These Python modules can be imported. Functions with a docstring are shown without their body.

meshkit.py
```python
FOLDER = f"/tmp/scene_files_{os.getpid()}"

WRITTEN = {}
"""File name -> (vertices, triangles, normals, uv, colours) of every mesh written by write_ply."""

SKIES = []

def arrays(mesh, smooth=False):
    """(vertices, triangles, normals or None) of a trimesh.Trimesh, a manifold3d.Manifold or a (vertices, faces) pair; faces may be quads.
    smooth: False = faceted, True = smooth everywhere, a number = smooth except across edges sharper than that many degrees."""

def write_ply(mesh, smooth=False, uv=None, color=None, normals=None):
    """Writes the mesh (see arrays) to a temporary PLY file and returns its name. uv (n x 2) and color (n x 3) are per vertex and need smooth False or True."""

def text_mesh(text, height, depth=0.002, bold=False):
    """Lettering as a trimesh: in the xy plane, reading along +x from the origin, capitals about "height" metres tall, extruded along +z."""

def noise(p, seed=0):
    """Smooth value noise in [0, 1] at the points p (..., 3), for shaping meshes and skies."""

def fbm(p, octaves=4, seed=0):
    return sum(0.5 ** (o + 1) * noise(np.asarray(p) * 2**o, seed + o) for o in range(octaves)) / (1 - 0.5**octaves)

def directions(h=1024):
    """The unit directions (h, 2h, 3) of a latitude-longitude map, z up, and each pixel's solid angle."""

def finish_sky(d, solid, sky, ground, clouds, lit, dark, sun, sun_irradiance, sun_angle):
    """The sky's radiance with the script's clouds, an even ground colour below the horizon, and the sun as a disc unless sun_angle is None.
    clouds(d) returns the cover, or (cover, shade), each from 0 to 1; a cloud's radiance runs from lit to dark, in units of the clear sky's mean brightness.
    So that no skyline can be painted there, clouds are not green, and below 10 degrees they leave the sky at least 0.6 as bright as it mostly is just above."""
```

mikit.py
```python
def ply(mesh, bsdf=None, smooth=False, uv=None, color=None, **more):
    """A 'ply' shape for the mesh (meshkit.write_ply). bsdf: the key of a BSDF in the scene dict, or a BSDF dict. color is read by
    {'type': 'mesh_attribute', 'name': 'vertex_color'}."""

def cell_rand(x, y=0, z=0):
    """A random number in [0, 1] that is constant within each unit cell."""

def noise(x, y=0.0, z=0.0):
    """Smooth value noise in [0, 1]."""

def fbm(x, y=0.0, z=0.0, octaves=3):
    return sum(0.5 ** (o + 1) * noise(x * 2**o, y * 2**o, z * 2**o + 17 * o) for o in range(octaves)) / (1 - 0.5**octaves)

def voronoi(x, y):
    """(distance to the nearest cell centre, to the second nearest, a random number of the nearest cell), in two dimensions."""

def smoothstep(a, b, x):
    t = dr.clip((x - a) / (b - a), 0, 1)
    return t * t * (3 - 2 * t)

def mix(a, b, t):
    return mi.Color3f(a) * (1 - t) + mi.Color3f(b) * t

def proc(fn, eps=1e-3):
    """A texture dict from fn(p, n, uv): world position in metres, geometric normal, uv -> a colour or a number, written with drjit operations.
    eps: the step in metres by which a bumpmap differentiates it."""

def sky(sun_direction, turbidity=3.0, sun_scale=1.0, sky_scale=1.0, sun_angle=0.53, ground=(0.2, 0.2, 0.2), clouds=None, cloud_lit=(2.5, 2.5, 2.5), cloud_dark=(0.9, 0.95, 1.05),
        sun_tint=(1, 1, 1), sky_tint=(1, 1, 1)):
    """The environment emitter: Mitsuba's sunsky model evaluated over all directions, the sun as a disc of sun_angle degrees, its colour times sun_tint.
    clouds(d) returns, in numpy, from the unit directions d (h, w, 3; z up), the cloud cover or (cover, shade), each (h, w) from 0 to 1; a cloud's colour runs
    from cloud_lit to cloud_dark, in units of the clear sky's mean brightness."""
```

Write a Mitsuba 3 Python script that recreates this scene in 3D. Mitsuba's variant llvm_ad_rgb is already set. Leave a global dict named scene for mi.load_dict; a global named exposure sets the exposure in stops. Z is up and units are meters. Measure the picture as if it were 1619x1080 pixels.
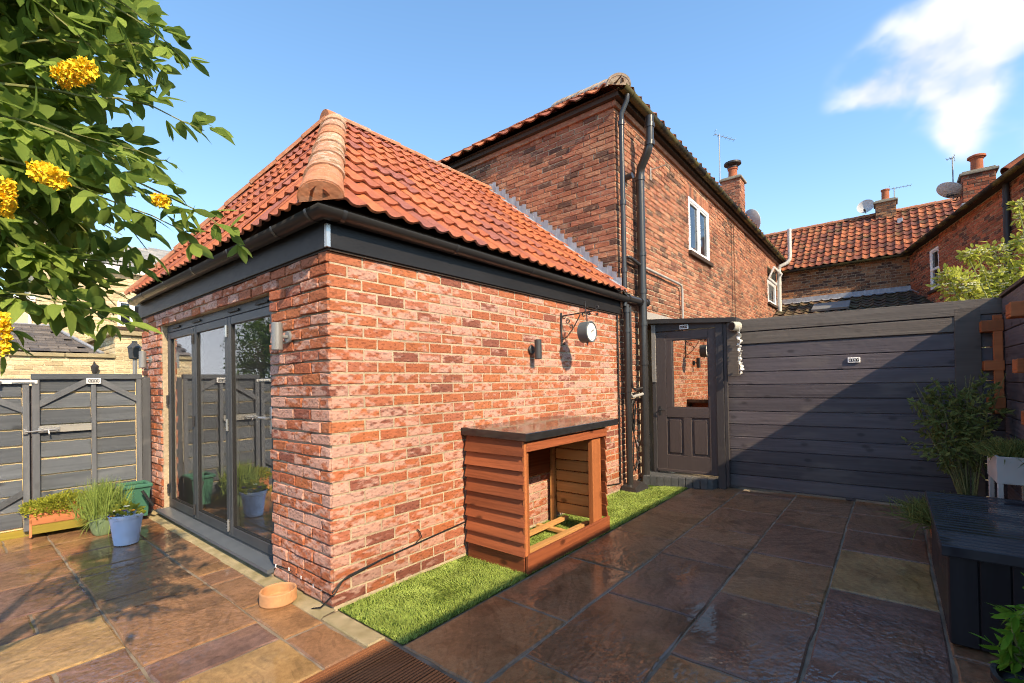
import math, random
import numpy as np, trimesh, mitsuba as mi, drjit as dr, mikit, meshkit
from mikit import proc, noise, fbm, mix, smoothstep, voronoi

rng = np.random.default_rng(11)
random.seed(11)
scene, labels = {}, {}
V3 = lambda *a: np.array(a, float)

# ------------------------------------------------------------------ camera, sky, exposure
CAM = V3(-1.49291, -2.64566, 1.36092)
YAW, PITCH, ROLL = math.radians(39.2905), math.radians(0.572), math.radians(-1.03866)
F_PX, CX, CY, IW, IH = 734.06, 809.5, 598.87, 1619.0, 1080.0
FWD = V3(math.cos(PITCH) * math.cos(YAW), math.cos(PITCH) * math.sin(YAW), math.sin(PITCH))
_r = np.cross(FWD, [0, 0, 1.0]); _r /= np.linalg.norm(_r)
_u = np.cross(_r, FWD)
RIGHT = math.cos(ROLL) * _r + math.sin(ROLL) * _u
UP = -math.sin(ROLL) * _r + math.cos(ROLL) * _u
T4 = np.eye(4)
T4[:3, 0], T4[:3, 1], T4[:3, 2], T4[:3, 3] = -RIGHT, UP, FWD, CAM
scene['camera'] = {'type': 'perspective', 'fov': 2 * math.degrees(math.atan(CX / F_PX)), 'fov_axis': 'x', 'near_clip': 0.05, 'far_clip': 3000.0,
                   'principal_point_offset_y': -(CY - IH / 2) / IH, 'to_world': mi.ScalarTransform4f(T4.tolist())}
exposure = 2.0
SUN = V3(-0.29, -1.0, 0.735)


def clouds(d):
    e = d / np.maximum(d[..., 2:3] + 0.12, 0.12)
    f = meshkit.fbm(np.concatenate([e[..., :2] * 1.15 + 3.1, d[..., 2:3] * 0.8], -1), 6, seed=5)
    az = np.degrees(np.arctan2(d[..., 1], d[..., 0]))
    el = np.degrees(np.arcsin(d[..., 2]))
    gs = lambda a, b, sa, sb: np.exp(-((az - a) / sa) ** 2 - ((el - b) / sb) ** 2)
    # one ragged cloud in the east, a bank of cloud in the north-west, pale air low down; open blue between
    east = np.clip(gs(-3.2, 26.5, 5.8, 3.4) + .8 * gs(-6.5, 30, 4.2, 2.6) + .6 * gs(.8, 25.6, 2.8, 1.4) + .7 * gs(-5.4, 23.6, 2.4, 2.2) + .75 * gs(-5.6, 21.2, 1.7, 2.6) + .5 * gs(-11, 27, 4, 3) + .45 * gs(-9.5, 19, 1.8, 1.8), 0, 1)
    nw = gs(112, 17, 22, 22)
    q = np.stack([az / 5.5, el / 3.4, az * 0], -1)
    q = q + .5 * (meshkit.fbm(q * 1.7 + 5, 4, seed=2)[..., None] - .5)
    g = meshkit.fbm(q, 7, seed=9)
    g2 = meshkit.fbm(d * 7.0, 5, seed=3)
    low = np.clip(1 - el / 24, 0, 1) ** 1.5
    sm = lambda a, b, x: (lambda t: t * t * (3 - 2 * t))(np.clip((x - a) / (b - a), 0, 1))
    c = sm(.16, 1.0, east + (g - .5) * 1.8 * sm(.02, .4, east)) * .95 + sm(.2, .8, 1.0 * nw + (g2 - .5) * 1.1) * sm(0, .3, nw) + .34 * low
    return np.clip(c, 0, .95), np.clip((.56 - g) * 2.2 * sm(.02, .4, east) + .9 * nw, 0, 1)


scene['daylight'] = mikit.sky(SUN.tolist(), turbidity=3.0, sun_scale=1.38, sky_scale=2.3, sky_tint=(0.97, 1.04, 1.03), sun_tint=(0.975, 0.955, 0.925), clouds=clouds, cloud_lit=(1.42, 1.43, 1.48), cloud_dark=(0.95, 0.99, 1.12))


def cam_px(p):
    c = np.asarray(p, float) - CAM
    z = c @ FWD
    if z < 0.1: return None
    return CX + F_PX * (c @ RIGHT) / z, CY - F_PX * (c @ UP) / z, z


def score(p, area):
    q = cam_px(p)
    if q is None or not (-15 < q[0] < IW + 15 and -15 < q[1] < IH + 15): return 0.0
    return area / q[2] ** 2


def ray_at(x, y, n, c):
    """the point of the plane n.X = c that stands at this pixel of the photograph"""
    v = FWD + RIGHT * (x - CX) / F_PX - UP * (y - CY) / F_PX
    n = np.asarray(n, float)
    return CAM + v * ((c - n @ CAM) / (n @ v))


# ------------------------------------------------------------------ mesh helpers
def numbered(key):
    if key not in scene and key not in labels: return key
    i = 1
    while f'{key}_{i:03d}' in scene or f'{key}_{i:03d}' in labels: i += 1
    return f'{key}_{i:03d}'


_count = {}


def fresh(key):
    if key not in _count:
        _count[key] = 0
        return key
    _count[key] += 1
    return f'{key}_{_count[key]:03d}'


def join(parts):
    v, f, uv, n = [], [], [], 0
    for p in parts:
        v.append(p[0]); f.append(np.asarray(p[1]) + n)
        r = p[2] if len(p) > 2 else (0.5, 0.5)
        r = np.asarray(r, float)
        uv.append(np.tile(r, (len(p[0]), 1)) if r.ndim == 1 else r)
        n += len(p[0])
    return np.vstack(v), np.vstack(f), np.vstack(uv)


def put(key, parts, bsdf, smooth=False, label=None, cat=None, group=None, kind=None):
    """one entry of the scene; parts: a (vertices, faces[, random pair]) or a list of them"""
    if isinstance(parts, tuple): parts = [parts]
    key = fresh(key)
    v, f, uv = join(parts)
    if smooth is False or smooth is True:
        scene[key] = mikit.ply((v, f), bsdf, smooth=smooth, uv=uv)
    else:
        scene[key] = mikit.ply(trimesh.Trimesh(v, f, process=False), bsdf, smooth=smooth)
    tag(key, label, cat, group, kind)
    return key


def tag(key, label=None, cat=None, group=None, kind=None):
    d = {k: x for k, x in dict(label=label, category=cat, group=group, kind=kind).items() if x}
    if d: labels[key] = {**labels.get(key, {}), **d}


def thing(name, label, cat, group=None):
    key = fresh(name)
    tag(key, label, cat, group)
    return key


def R2(): return (rng.random(), rng.random())


def quads(f): 
    f = np.asarray(f)
    return np.vstack([f[:, [0, 1, 2]], f[:, [0, 2, 3]]])


BOXF = quads([[0, 2, 3, 1], [4, 5, 7, 6], [0, 1, 5, 4], [2, 6, 7, 3], [0, 4, 6, 2], [1, 3, 7, 5]])


def box(lo, hi):
    lo, hi = np.asarray(lo, float), np.asarray(hi, float)
    v = np.array([[x, y, z] for x in (0, 1) for y in (0, 1) for z in (0, 1)], float)
    return lo + v * (hi - lo), BOXF


def _cb():
    v = []
    for x in (0, 1):
        for y in (0, 1):
            for z in (0, 1):
                for a in range(3):
                    p = np.array([x, y, z], float); s = np.where(p > 0, -1.0, 1.0)
                    o = s * 0.2; o[a] = 0
                    v.append(p + o)
    v = np.array(v)
    h = trimesh.Trimesh(v, trimesh.convex.convex_hull(v).faces * 0, process=False)
    hull = trimesh.convex.convex_hull(v)
    idx = np.array([np.argmin(((v - p) ** 2).sum(1)) for p in hull.vertices])
    return np.round(v * 5) / 5, idx[hull.faces]


CBV, CBF = _cb()
CB_AT = np.round(CBV).astype(float); CB_OFF = (CBV - CB_AT) * 5


def cbox(lo, hi, c=0.004):
    lo, hi = np.asarray(lo, float), np.asarray(hi, float)
    c = min(c, 0.45 * (hi - lo).min())
    return lo + CB_AT * (hi - lo) + CB_OFF * c, CBF


def place(vf, O, u, w, n):
    """local (a, b, c) -> O + a u + b w + c n"""
    v = np.asarray(O) + vf[0][:, :1] * np.asarray(u, float) + vf[0][:, 1:2] * np.asarray(w, float) + vf[0][:, 2:3] * np.asarray(n, float)
    return (v, vf[1]) + tuple(vf[2:])


def bar(a, b, width, thick, up=(0, 0, 1), c=0.003):
    """a squared bar from a to b; width across, thick along up"""
    a, b = np.asarray(a, float), np.asarray(b, float)
    d = b - a; L = np.linalg.norm(d); d /= L
    s = np.cross(d, up); s /= np.linalg.norm(s)
    return place(cbox((0, -width / 2, -thick / 2), (L, width / 2, thick / 2), c), a, d, s, np.cross(s, d))


def tube(pts, r, k=8, caps=True):
    pts = np.asarray(pts, float); n = len(pts)
    r = np.broadcast_to(np.asarray(r, float), (n,))
    t = np.gradient(pts, axis=0); t /= np.linalg.norm(t, axis=1, keepdims=True) + 1e-12
    a = np.cross(t[0], [0.31, 0.22, 0.92]); a /= np.linalg.norm(a)
    ang = np.arange(k) * 2 * np.pi / k
    v = []
    for i in range(n):
        a = a - t[i] * (a @ t[i]); a /= np.linalg.norm(a)
        b = np.cross(t[i], a)
        v.append(pts[i] + r[i] * (np.cos(ang)[:, None] * a + np.sin(ang)[:, None] * b))
    v = np.vstack(v)
    f = []
    for i in range(n - 1):
        for j in range(k):
            f.append([i * k + j, i * k + (j + 1) % k, (i + 1) * k + (j + 1) % k, (i + 1) * k + j])
    f = quads(f)
    if caps:
        v = np.vstack([v, v[:k], v[-k:], pts[:1], pts[-1:]])
        o = n * k; j = np.arange(k); e = o + 2 * k
        f = np.vstack([f, np.stack([o + (j + 1) % k, o + j, np.full(k, e)], 1), np.stack([o + k + j, o + k + (j + 1) % k, np.full(k, e + 1)], 1)])
    return v, f


def lathe(prof, k=32, at=(0, 0, 0), sx=1.0, sy=1.0):
    prof = np.asarray(prof, float); n = len(prof)
    ang = np.arange(k) * 2 * np.pi / k
    v = np.array([[r * math.cos(a) * sx, r * math.sin(a) * sy, z] for r, z in prof for a in ang]) + np.asarray(at, float)
    f = [[i * k + j, i * k + (j + 1) % k, (i + 1) * k + (j + 1) % k, (i + 1) * k + j] for i in range(n - 1) for j in range(k)]
    return v, quads(f)


def axis_lathe(prof, at, axis, k=24):
    v, f = lathe(prof, k)
    d = np.asarray(axis, float); d /= np.linalg.norm(d)
    a = np.cross(d, [0.12, 0.3, 0.95]); a /= np.linalg.norm(a)
    return np.asarray(at, float) + v[:, :1] * a + v[:, 1:2] * np.cross(d, a) + v[:, 2:3] * d, f


def prism(poly, h):
    """a 2-D outline raised by h along local z"""
    from shapely.geometry import Polygon
    m = trimesh.creation.extrude_polygon(Polygon(poly), h, engine='earcut')
    return np.array(m.vertices), np.array(m.faces)


def quad(a, b, c, d): return np.array([a, b, c, d], float), np.array([[0, 1, 2], [0, 2, 3]])


def pieces(prefix, items, stuff_name, limit=300, smooth=False):
    """items: (vf, r, centre, area, bsdf). the pieces that show largest become entries, the rest one part"""
    sc = np.array([score(i[2], i[3]) for i in items])
    order = np.argsort(-sc, kind='stable')
    for j in order[:limit]:
        vf, r, c, a, b = items[j]
        put(prefix, [(vf[0], vf[1], r)], b, smooth)
    rest = {}
    for j in order[limit:]:
        rest.setdefault(items[j][4], []).append((items[j][0][0], items[j][0][1], items[j][1]))
    for b, l in rest.items():
        put(prefix.rsplit('__', 1)[0] + '__' + stuff_name, l, b, smooth, kind='stuff')


# ------------------------------------------------------------------ materials
def M(name, d):
    scene[name] = {'type': 'twosided', 'bsdf': d} if d['type'] not in ('thindielectric', 'dielectric', 'principledthin') else d
    return name


def rgb(*c): return {'type': 'rgb', 'value': list(c)}


def P(name, color, rough=0.6, spec=0.4, bump=None, metallic=0.0, **more):
    d = {'type': 'principled', 'base_color': proc(color) if callable(color) else rgb(*color), 'roughness': proc(rough) if callable(rough) else float(rough),
         'specular': float(spec), 'metallic': float(metallic), **more}
    if bump is not None: d = {'type': 'bumpmap', 'arbitrary': proc(bump[0], bump[2] if len(bump) > 2 else 1e-3), 'scale': float(bump[1]), 'bsdf': d}
    return M(name, d)


def pick(r, *cols):
    """one of the colours by r in 0..1, with soft steps"""
    n = len(cols); c = mi.Color3f(cols[0])
    for i in range(1, n): c = mix(c, cols[i], smoothstep(i / n - 0.03, i / n + 0.03, r))
    return c


def ext_brick(p, n, uv):
    c = pick(uv.x, (.28, .10, .07), (.42, .14, .072), (.46, .15, .07), (.50, .175, .08), (.44, .15, .09), (.48, .16, .07), (.45, .16, .095), (.47, .15, .075), (.44, .14, .07), (.49, .165, .08))
    g = noise(p.x * 70, p.y * 70, p.z * 95)
    s = fbm(p.x * 19 + uv.y * 9, p.y * 19, p.z * 34, 3)
    bloom = smoothstep(0.42, 0.68, s + (uv.y - 0.5) * 0.46 + (noise(p.x * 1.1, p.y * 1.1, p.z * 1.6) - 0.5) * 0.3)
    c = mix(c, mi.Color3f(.68, .44, .365), bloom * 0.68)
    pit = smoothstep(0.62, 0.8, noise(p.x * 55 + 9, p.y * 55, p.z * 80))
    damp = 1 - 0.28 * smoothstep(0.45, 0.0, p.z + 0.35 * (noise(p.x * 3, p.y * 3, 2.0) - 0.5))
    return c * 0.80 * (0.80 + 0.36 * g) * (1 - 0.35 * pit) * damp * (0.9 + 0.2 * noise(p.x * 1.3, p.y * 1.3, p.z * 1.3))


def mortar(base):
    def fn(p, n, uv):
        return mi.Color3f(base) * (0.75 + 0.5 * fbm(p.x * 45, p.y * 45, p.z * 45, 2)) * (0.85 + 0.3 * noise(p.x * 3, p.y * 3, p.z * 3))
    return fn


def brick_h(p, n, uv): return fbm(p.x * 60, p.y * 60, p.z * 75, 3)


P('mat_extension_brick', ext_brick, 0.85, 0.25, (brick_h, 0.006))
P('mat_mortar', mortar((.39, .32, .225)), 0.95, 0.1, (lambda p, n, uv: fbm(p.x * 120, p.y * 120, p.z * 120, 2), 0.003))


def old_brick(cols, soot):
    def fn(p, n, uv):
        c = pick(uv.x, *cols)
        g = noise(p.x * 48, p.y * 48, p.z * 60)
        w = fbm(p.x * 1.1, p.y * 1.1, p.z * 1.3, 3)
        pale = smoothstep(0.58, 0.75, noise(p.x * 16 + uv.y * 5, p.y * 16, p.z * 24))
        c = mix(c, mi.Color3f(.45, .30, .20), pale * 0.35)
        return c * (0.75 + 0.45 * g) * (1 - soot * smoothstep(0.45, 0.7, w))
    return fn


P('mat_house_brick', old_brick([(.12, .068, .052), (.29, .115, .072), (.34, .145, .088), (.24, .10, .065), (.37, .18, .112), (.31, .128, .076), (.18, .08, .058), (.33, .14, .09)], 0.26), 0.9, 0.2, (brick_h, 0.006))
P('mat_house_mortar', mortar((.46, .385, .28)), 0.95, 0.1)
P('mat_rear_brick', old_brick([(.09, .055, .045), (.25, .12, .065), (.30, .145, .075), (.16, .08, .05), (.32, .17, .09)], 0.2), 0.9, 0.2)
P('mat_terrace_brick', old_brick([(.12, .055, .04), (.36, .11, .06), (.31, .10, .055), (.40, .13, .07), (.26, .09, .05)], 0.2), 0.9, 0.2)
P('mat_rear_mortar', mortar((.33, .27, .19)), 0.95, 0.1)
P('mat_buff_brick', old_brick([(.50, .41, .25), (.58, .48, .30), (.54, .44, .27), (.61, .51, .34), (.42, .34, .21)], 0.2), 0.9, 0.2)
P('mat_buff_mortar', mortar((.52, .45, .32)), 0.95, 0.1)
P('mat_copingstone', lambda p, n, uv: mix((.24, .20, .12), (.40, .34, .22), fbm(p.x * 9, p.y * 9, p.z * 9, 3)), 0.95, 0.1)


def pantile(cols, moss, lich=0.0):
    def fn(p, n, uv):
        c = pick(uv.x, *cols)
        a = fbm(p.x * 16, p.y * 16, p.z * 16, 3)
        c = c * (0.72 + 0.56 * a)
        if moss > 0:
            c = mix(c, mi.Color3f(.075, .068, .035), smoothstep(0.62 - moss * 0.4, 0.86 - moss * 0.4, fbm(p.x * 7 + 3 * uv.y, p.y * 7, p.z * 7, 3)) * 0.75)
        if lich > 0:
            c = mix(c, mi.Color3f(.44, .39, .33), smoothstep(0.46, 0.7, fbm(p.x * 26 + 5, p.y * 26, p.z * 26, 3)) * lich)
        return c
    return fn


P('mat_pantile', pantile([(.33, .10, .045), (.37, .118, .05), (.40, .13, .055), (.34, .11, .054), (.30, .098, .052), (.25, .092, .066)], 0.0), 0.5, 0.35, (lambda p, n, uv: fbm(p.x * 40, p.y * 40, p.z * 40, 2), 0.002))
P('mat_cap_orange', pantile([(.33, .14, .075), (.37, .16, .09)], 0.0, 0.15), 0.8, 0.2, (lambda p, n, uv: fbm(p.x * 60, p.y * 60, p.z * 60, 3), 0.004))
P('mat_cap_pale', pantile([(.29, .15, .095), (.33, .18, .115), (.27, .145, .10)], 0.15, 0.45), 0.9, 0.15, (lambda p, n, uv: fbm(p.x * 60, p.y * 60, p.z * 60, 3), 0.004))
P('mat_old_pantile', pantile([(.24, .08, .045), (.29, .10, .052), (.19, .066, .045), (.33, .12, .06), (.14, .058, .045)], 0.32), 0.8, 0.2)
P('mat_dark_pantile', pantile([(.085, .055, .04), (.11, .07, .045), (.065, .05, .04)], 0.5), 0.85, 0.2)
P('mat_slate', lambda p, n, uv: mix((.06, .056, .058), (.15, .13, .115), uv.x) * (0.7 + 0.6 * fbm(p.x * 12, p.y * 12, p.z * 12, 2)), 0.55, 0.4)
P('mat_grey_slate', lambda p, n, uv: mix((.20, .20, .19), (.30, .29, .27), uv.x) * (0.8 + 0.4 * fbm(p.x * 8, p.y * 8, p.z * 8, 2)), 0.6, 0.4)
P('mat_lead', lambda p, n, uv: mix((.17, .19, .24), (.42, .44, .48), fbm(p.x * 22, p.y * 22, p.z * 6, 3)), 0.5, 0.5, metallic=0.25)
P('mat_black_plastic', (.026, .025, .026), 0.30, 0.6)
P('mat_fascia', lambda p, n, uv: mi.Color3f(.016, .016, .018) * (0.8 + 0.5 * fbm(p.x * 4, p.y * 4, p.z * 12, 2)), 0.42, 0.22)
P('mat_mossy_gutter', lambda p, n, uv: mix((.02, .02, .02), (.10, .085, .03), smoothstep(.35, .65, fbm(p.x * 5, p.y * 5, p.z * 5, 3))), 0.6, 0.3)
P('mat_soffit', (.05, .035, .028), 0.8, 0.2)
P('mat_grey_pipe', lambda p, n, uv: mix((.26, .25, .235), (.40, .39, .37), fbm(p.x * 6, p.y * 6, p.z * 3, 2)), 0.5, 0.4)
P('mat_white_pipe', lambda p, n, uv: mix((.45, .44, .40), (.62, .61, .57), fbm(p.x * 4, p.y * 4, p.z * 2, 2)), 0.4, 0.4)
P('mat_white_frame', (.78, .79, .80), 0.3, 0.5)
P('mat_window_pane', (.012, .014, .018), 0.03, 0.8)
P('mat_door_frame', lambda p, n, uv: mi.Color3f(.052, .056, .062) * (0.9 + 0.2 * noise(p.x * 9, p.y * 9, p.z * 9)), 0.42, 0.45)
P('mat_sill', lambda p, n, uv: mix((.07, .085, .105), (.10, .115, .135), fbm(p.x * 7, p.y * 7, p.z * 7, 2)), 0.3, 0.5)
M('mat_glass', {'type': 'thindielectric', 'int_ior': 2.6})
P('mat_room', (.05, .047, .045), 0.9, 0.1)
P('mat_room_floor', (.10, .075, .055), 0.4, 0.4)
P('mat_steel', (.55, .54, .52), 0.35, 0.5, metallic=0.9)
P('mat_iron', (.03, .03, .033), 0.5, 0.4)
P('mat_lamp_grey', (.23, .235, .24), 0.4, 0.5, metallic=0.3)
P('mat_lamp_dark', (.045, .048, .052), 0.45, 0.5)
P('mat_clock_white', (.82, .82, .80), 0.4, 0.4)
P('mat_clock_case', (.09, .105, .115), 0.5, 0.4)
P('mat_cable', (.014, .014, .015), 0.5, 0.4)
P('mat_terracotta', lambda p, n, uv: mi.Color3f(.47, .25, .125) * (0.85 + 0.3 * fbm(p.x * 40, p.y * 40, p.z * 40, 2)), 0.75, 0.25)
P('mat_dull_terracotta', (.26, .11, .06), 0.8, 0.2)
P('mat_blue_pot', lambda p, n, uv: mi.Color3f(.42, .51, .74) * (0.92 + 0.12 * noise(p.x * 20, p.y * 20, p.z * 20)), 0.22, 0.5)
P('mat_sage_pot', lambda p, n, uv: mi.Color3f(.16, .225, .12) * (0.85 + 0.3 * noise(p.x * 9, p.y * 9, p.z * 9)), 0.4, 0.4)
P('mat_green_plastic', (.045, .14, .095), 0.4, 0.5)
P('mat_soil', lambda p, n, uv: mix((.03, .02, .013), (.07, .045, .03), noise(p.x * 90, p.y * 90, p.z * 90)), 0.95, 0.1)


def timber(c0, c1, vert=False, knots=0.0, wear=0.0, wearc=(.3, .3, .3)):
    def fn(p, n, uv):
        h = p.x + p.y * 1.03
        a, b = (p.z, h) if vert else (h, p.z)
        warp = noise(a * 2.1 + uv.y * 40, b * 9) * 0.35
        g = noise(a * 3.0 + uv.x * 31, (b + warp * 0.12) * 95, uv.y * 20)
        g2 = noise(a * 1.2 + uv.x * 11, b * 28 + uv.y * 17)
        c = mix(c0, c1, g * 0.6 + g2 * 0.4) * (0.72 + 0.56 * uv.x)
        if knots > 0:
            d, e, w = voronoi(a * 3.1 + uv.x * 37, b * 5.5 + uv.y * 23)
            c = c * (1 - knots * (1 - smoothstep(0.05, 0.16, d)) * smoothstep(0.5, 0.6, w))
        if wear > 0:
            c = mix(c, wearc, wear * smoothstep(0.55, 0.75, fbm(h * 3 + uv.y * 7, p.z * 9, p.y, 3)))
        return c
    return fn


def grain_h(p, n, uv): return noise((p.x + p.y) * 4, p.z * 130) * 0.6 + noise((p.x + p.y) * 30, p.z * 40) * 0.4


P('mat_gate', timber((.055, .063, .076), (.110, .122, .140), False, 0.5, 0.35, (.17, .18, .19)), 0.75, 0.25, (grain_h, 0.003))
P('mat_gate_frame', timber((.068, .074, .086), (.115, .122, .135), True, 0.2, 0.3, (.18, .18, .18)), 0.75, 0.25)
P('mat_fence', timber((.056, .048, .055), (.108, .094, .104), False, 0.45, 0.5, (.135, .118, .112)), 0.5, 0.35, (grain_h, 0.003))
P('mat_fence_cap', timber((.075, .064, .056), (.115, .10, .088), False, 0.2, 0.3, (.11, .10, .09)), 0.6, 0.3, (grain_h, 0.003))
P('mat_porch', timber((.048, .045, .048), (.060, .056, .06), True, 0.0, 0.2, (.085, .08, .08)), 0.5, 0.4)
P('mat_porch_door', timber((.066, .053, .054), (.076, .062, .062), True), 0.45, 0.4)
P('mat_log_store', timber((.16, .046, .020), (.32, .098, .040), False, 0.65, 0.1, (.30, .12, .06)), 0.55, 0.3, (grain_h, 0.002))
P('mat_log_store_post', timber((.30, .10, .035), (.42, .15, .055), True, 0.4), 0.55, 0.3)
P('mat_raw_pine', timber((.45, .23, .08), (.60, .34, .13), False, 0.6), 0.6, 0.3)
P('mat_planter_wood', timber((.36, .13, .055), (.52, .20, .085), False, 0.5, 0.0), 0.7, 0.2, (grain_h, 0.003))
P('mat_planter_mossy', timber((.20, .16, .03), (.36, .27, .05), False, 0.2), 0.9, 0.1)
P('mat_trellis', timber((.25, .075, .025), (.36, .12, .04), False, 0.3), 0.6, 0.3)
P('mat_decking', timber((.13, .05, .022), (.24, .10, .042), False, 0.2, 0.25, (.26, .13, .07)), 0.36, 0.5)
P('mat_bench', timber((.014, .0125, .016), (.022, .020, .025), True), 0.4, 0.35)
P('mat_bench_lid', lambda p, n, uv: mi.Color3f(.026, .026, .032) * (0.7 + 0.6 * fbm(p.x * 14, p.y * 14, p.z * 5, 3)), lambda p, n, uv: 0.10 + 0.35 * smoothstep(0.4, 0.65, fbm(p.x * 9, p.y * 4, 0.0, 3)), 0.55)
P('mat_felt', lambda p, n, uv: mi.Color3f(.022, .022, .024) * (0.8 + 0.5 * noise(p.x * 30, p.y * 30, p.z * 30)), 0.09, 0.6)
P('mat_planter_white', lambda p, n, uv: mix((.40, .38, .36), (.50, .48, .46), fbm(p.x * 6, p.y * 6, p.z * 10, 2)), 0.5, 0.3)
P('mat_step', lambda p, n, uv: mix((.05, .055, .06), (.10, .105, .11), uv.x) * (0.8 + 0.4 * noise(p.x * 30, p.y * 30, p.z * 30)), 0.4, 0.4)
P('mat_render', (.30, .28, .26), 0.9, 0.1)
P('mat_shell', lambda p, n, uv: mix((.55, .55, .50), (.80, .80, .76), uv.x), 0.4, 0.4)
P('mat_led', (.85, .85, .85), 0.3, 0.5)
P('mat_blind', lambda p, n, uv: mi.Color3f(.55, .47, .34) * (0.9 + 0.2 * uv.x), 0.8, 0.2)
P('mat_dish', (.48, .48, .48), 0.5, 0.4)
P('mat_chimney_pot', lambda p, n, uv: mi.Color3f(.34, .115, .06) * (0.75 + 0.5 * fbm(p.x * 9, p.y * 9, p.z * 9, 2)), 0.8, 0.2)
P('mat_cement', lambda p, n, uv: mix((.16, .15, .12), (.30, .28, .23), fbm(p.x * 14, p.y * 14, p.z * 14, 3)), 0.95, 0.1)
M('mat_mirror_pane', {'type': 'conductor', 'specular_reflectance': rgb(.66, .60, .52)})


# wet riven sandstone
def stone_c(p, n, uv):
    c = pick(uv.x, (.165, .095, .072), (.205, .112, .066), (.235, .13, .070), (.26, .145, .070), (.34, .215, .09))
    a = fbm(p.x * 3 + uv.y * 30, p.y * 3, 0.0, 3)
    ca, sa = dr.cos(uv.y * 6.2), dr.sin(uv.y * 6.2)
    q, r = p.x * ca + p.y * sa, p.y * ca - p.x * sa
    band = noise(q * 2.6 + uv.x * 9, (r + a * 0.13) * 24)
    vein = smoothstep(0.62, 0.74, noise(q * 6, (r + a * 0.2) * 52))
    c = mix(c, mi.Color3f(.19, .10, .04), smoothstep(0.5, 0.8, a) * 0.35)
    c = c * (0.90 + 0.2 * band) * (1 - 0.15 * vein)
    grit = noise(p.x * 210, p.y * 210)
    stain = smoothstep(0.55, 0.72, fbm(p.x * 5.5 + 3, p.y * 5.5, 1.0, 4))
    return c * (0.80 + 0.3 * noise(p.x * 60, p.y * 60) + 0.2 * (grit - 0.3)) * (1 - 0.26 * stain)


def wet(p): return fbm(p.x * 2.3 + 4, p.y * 2.3, 0.0, 4)


def stone_r(p, n, uv): return 0.045 + 0.24 * smoothstep(0.46, 0.66, wet(p)) + 0.04 * noise(p.x * 40, p.y * 40)


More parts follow.
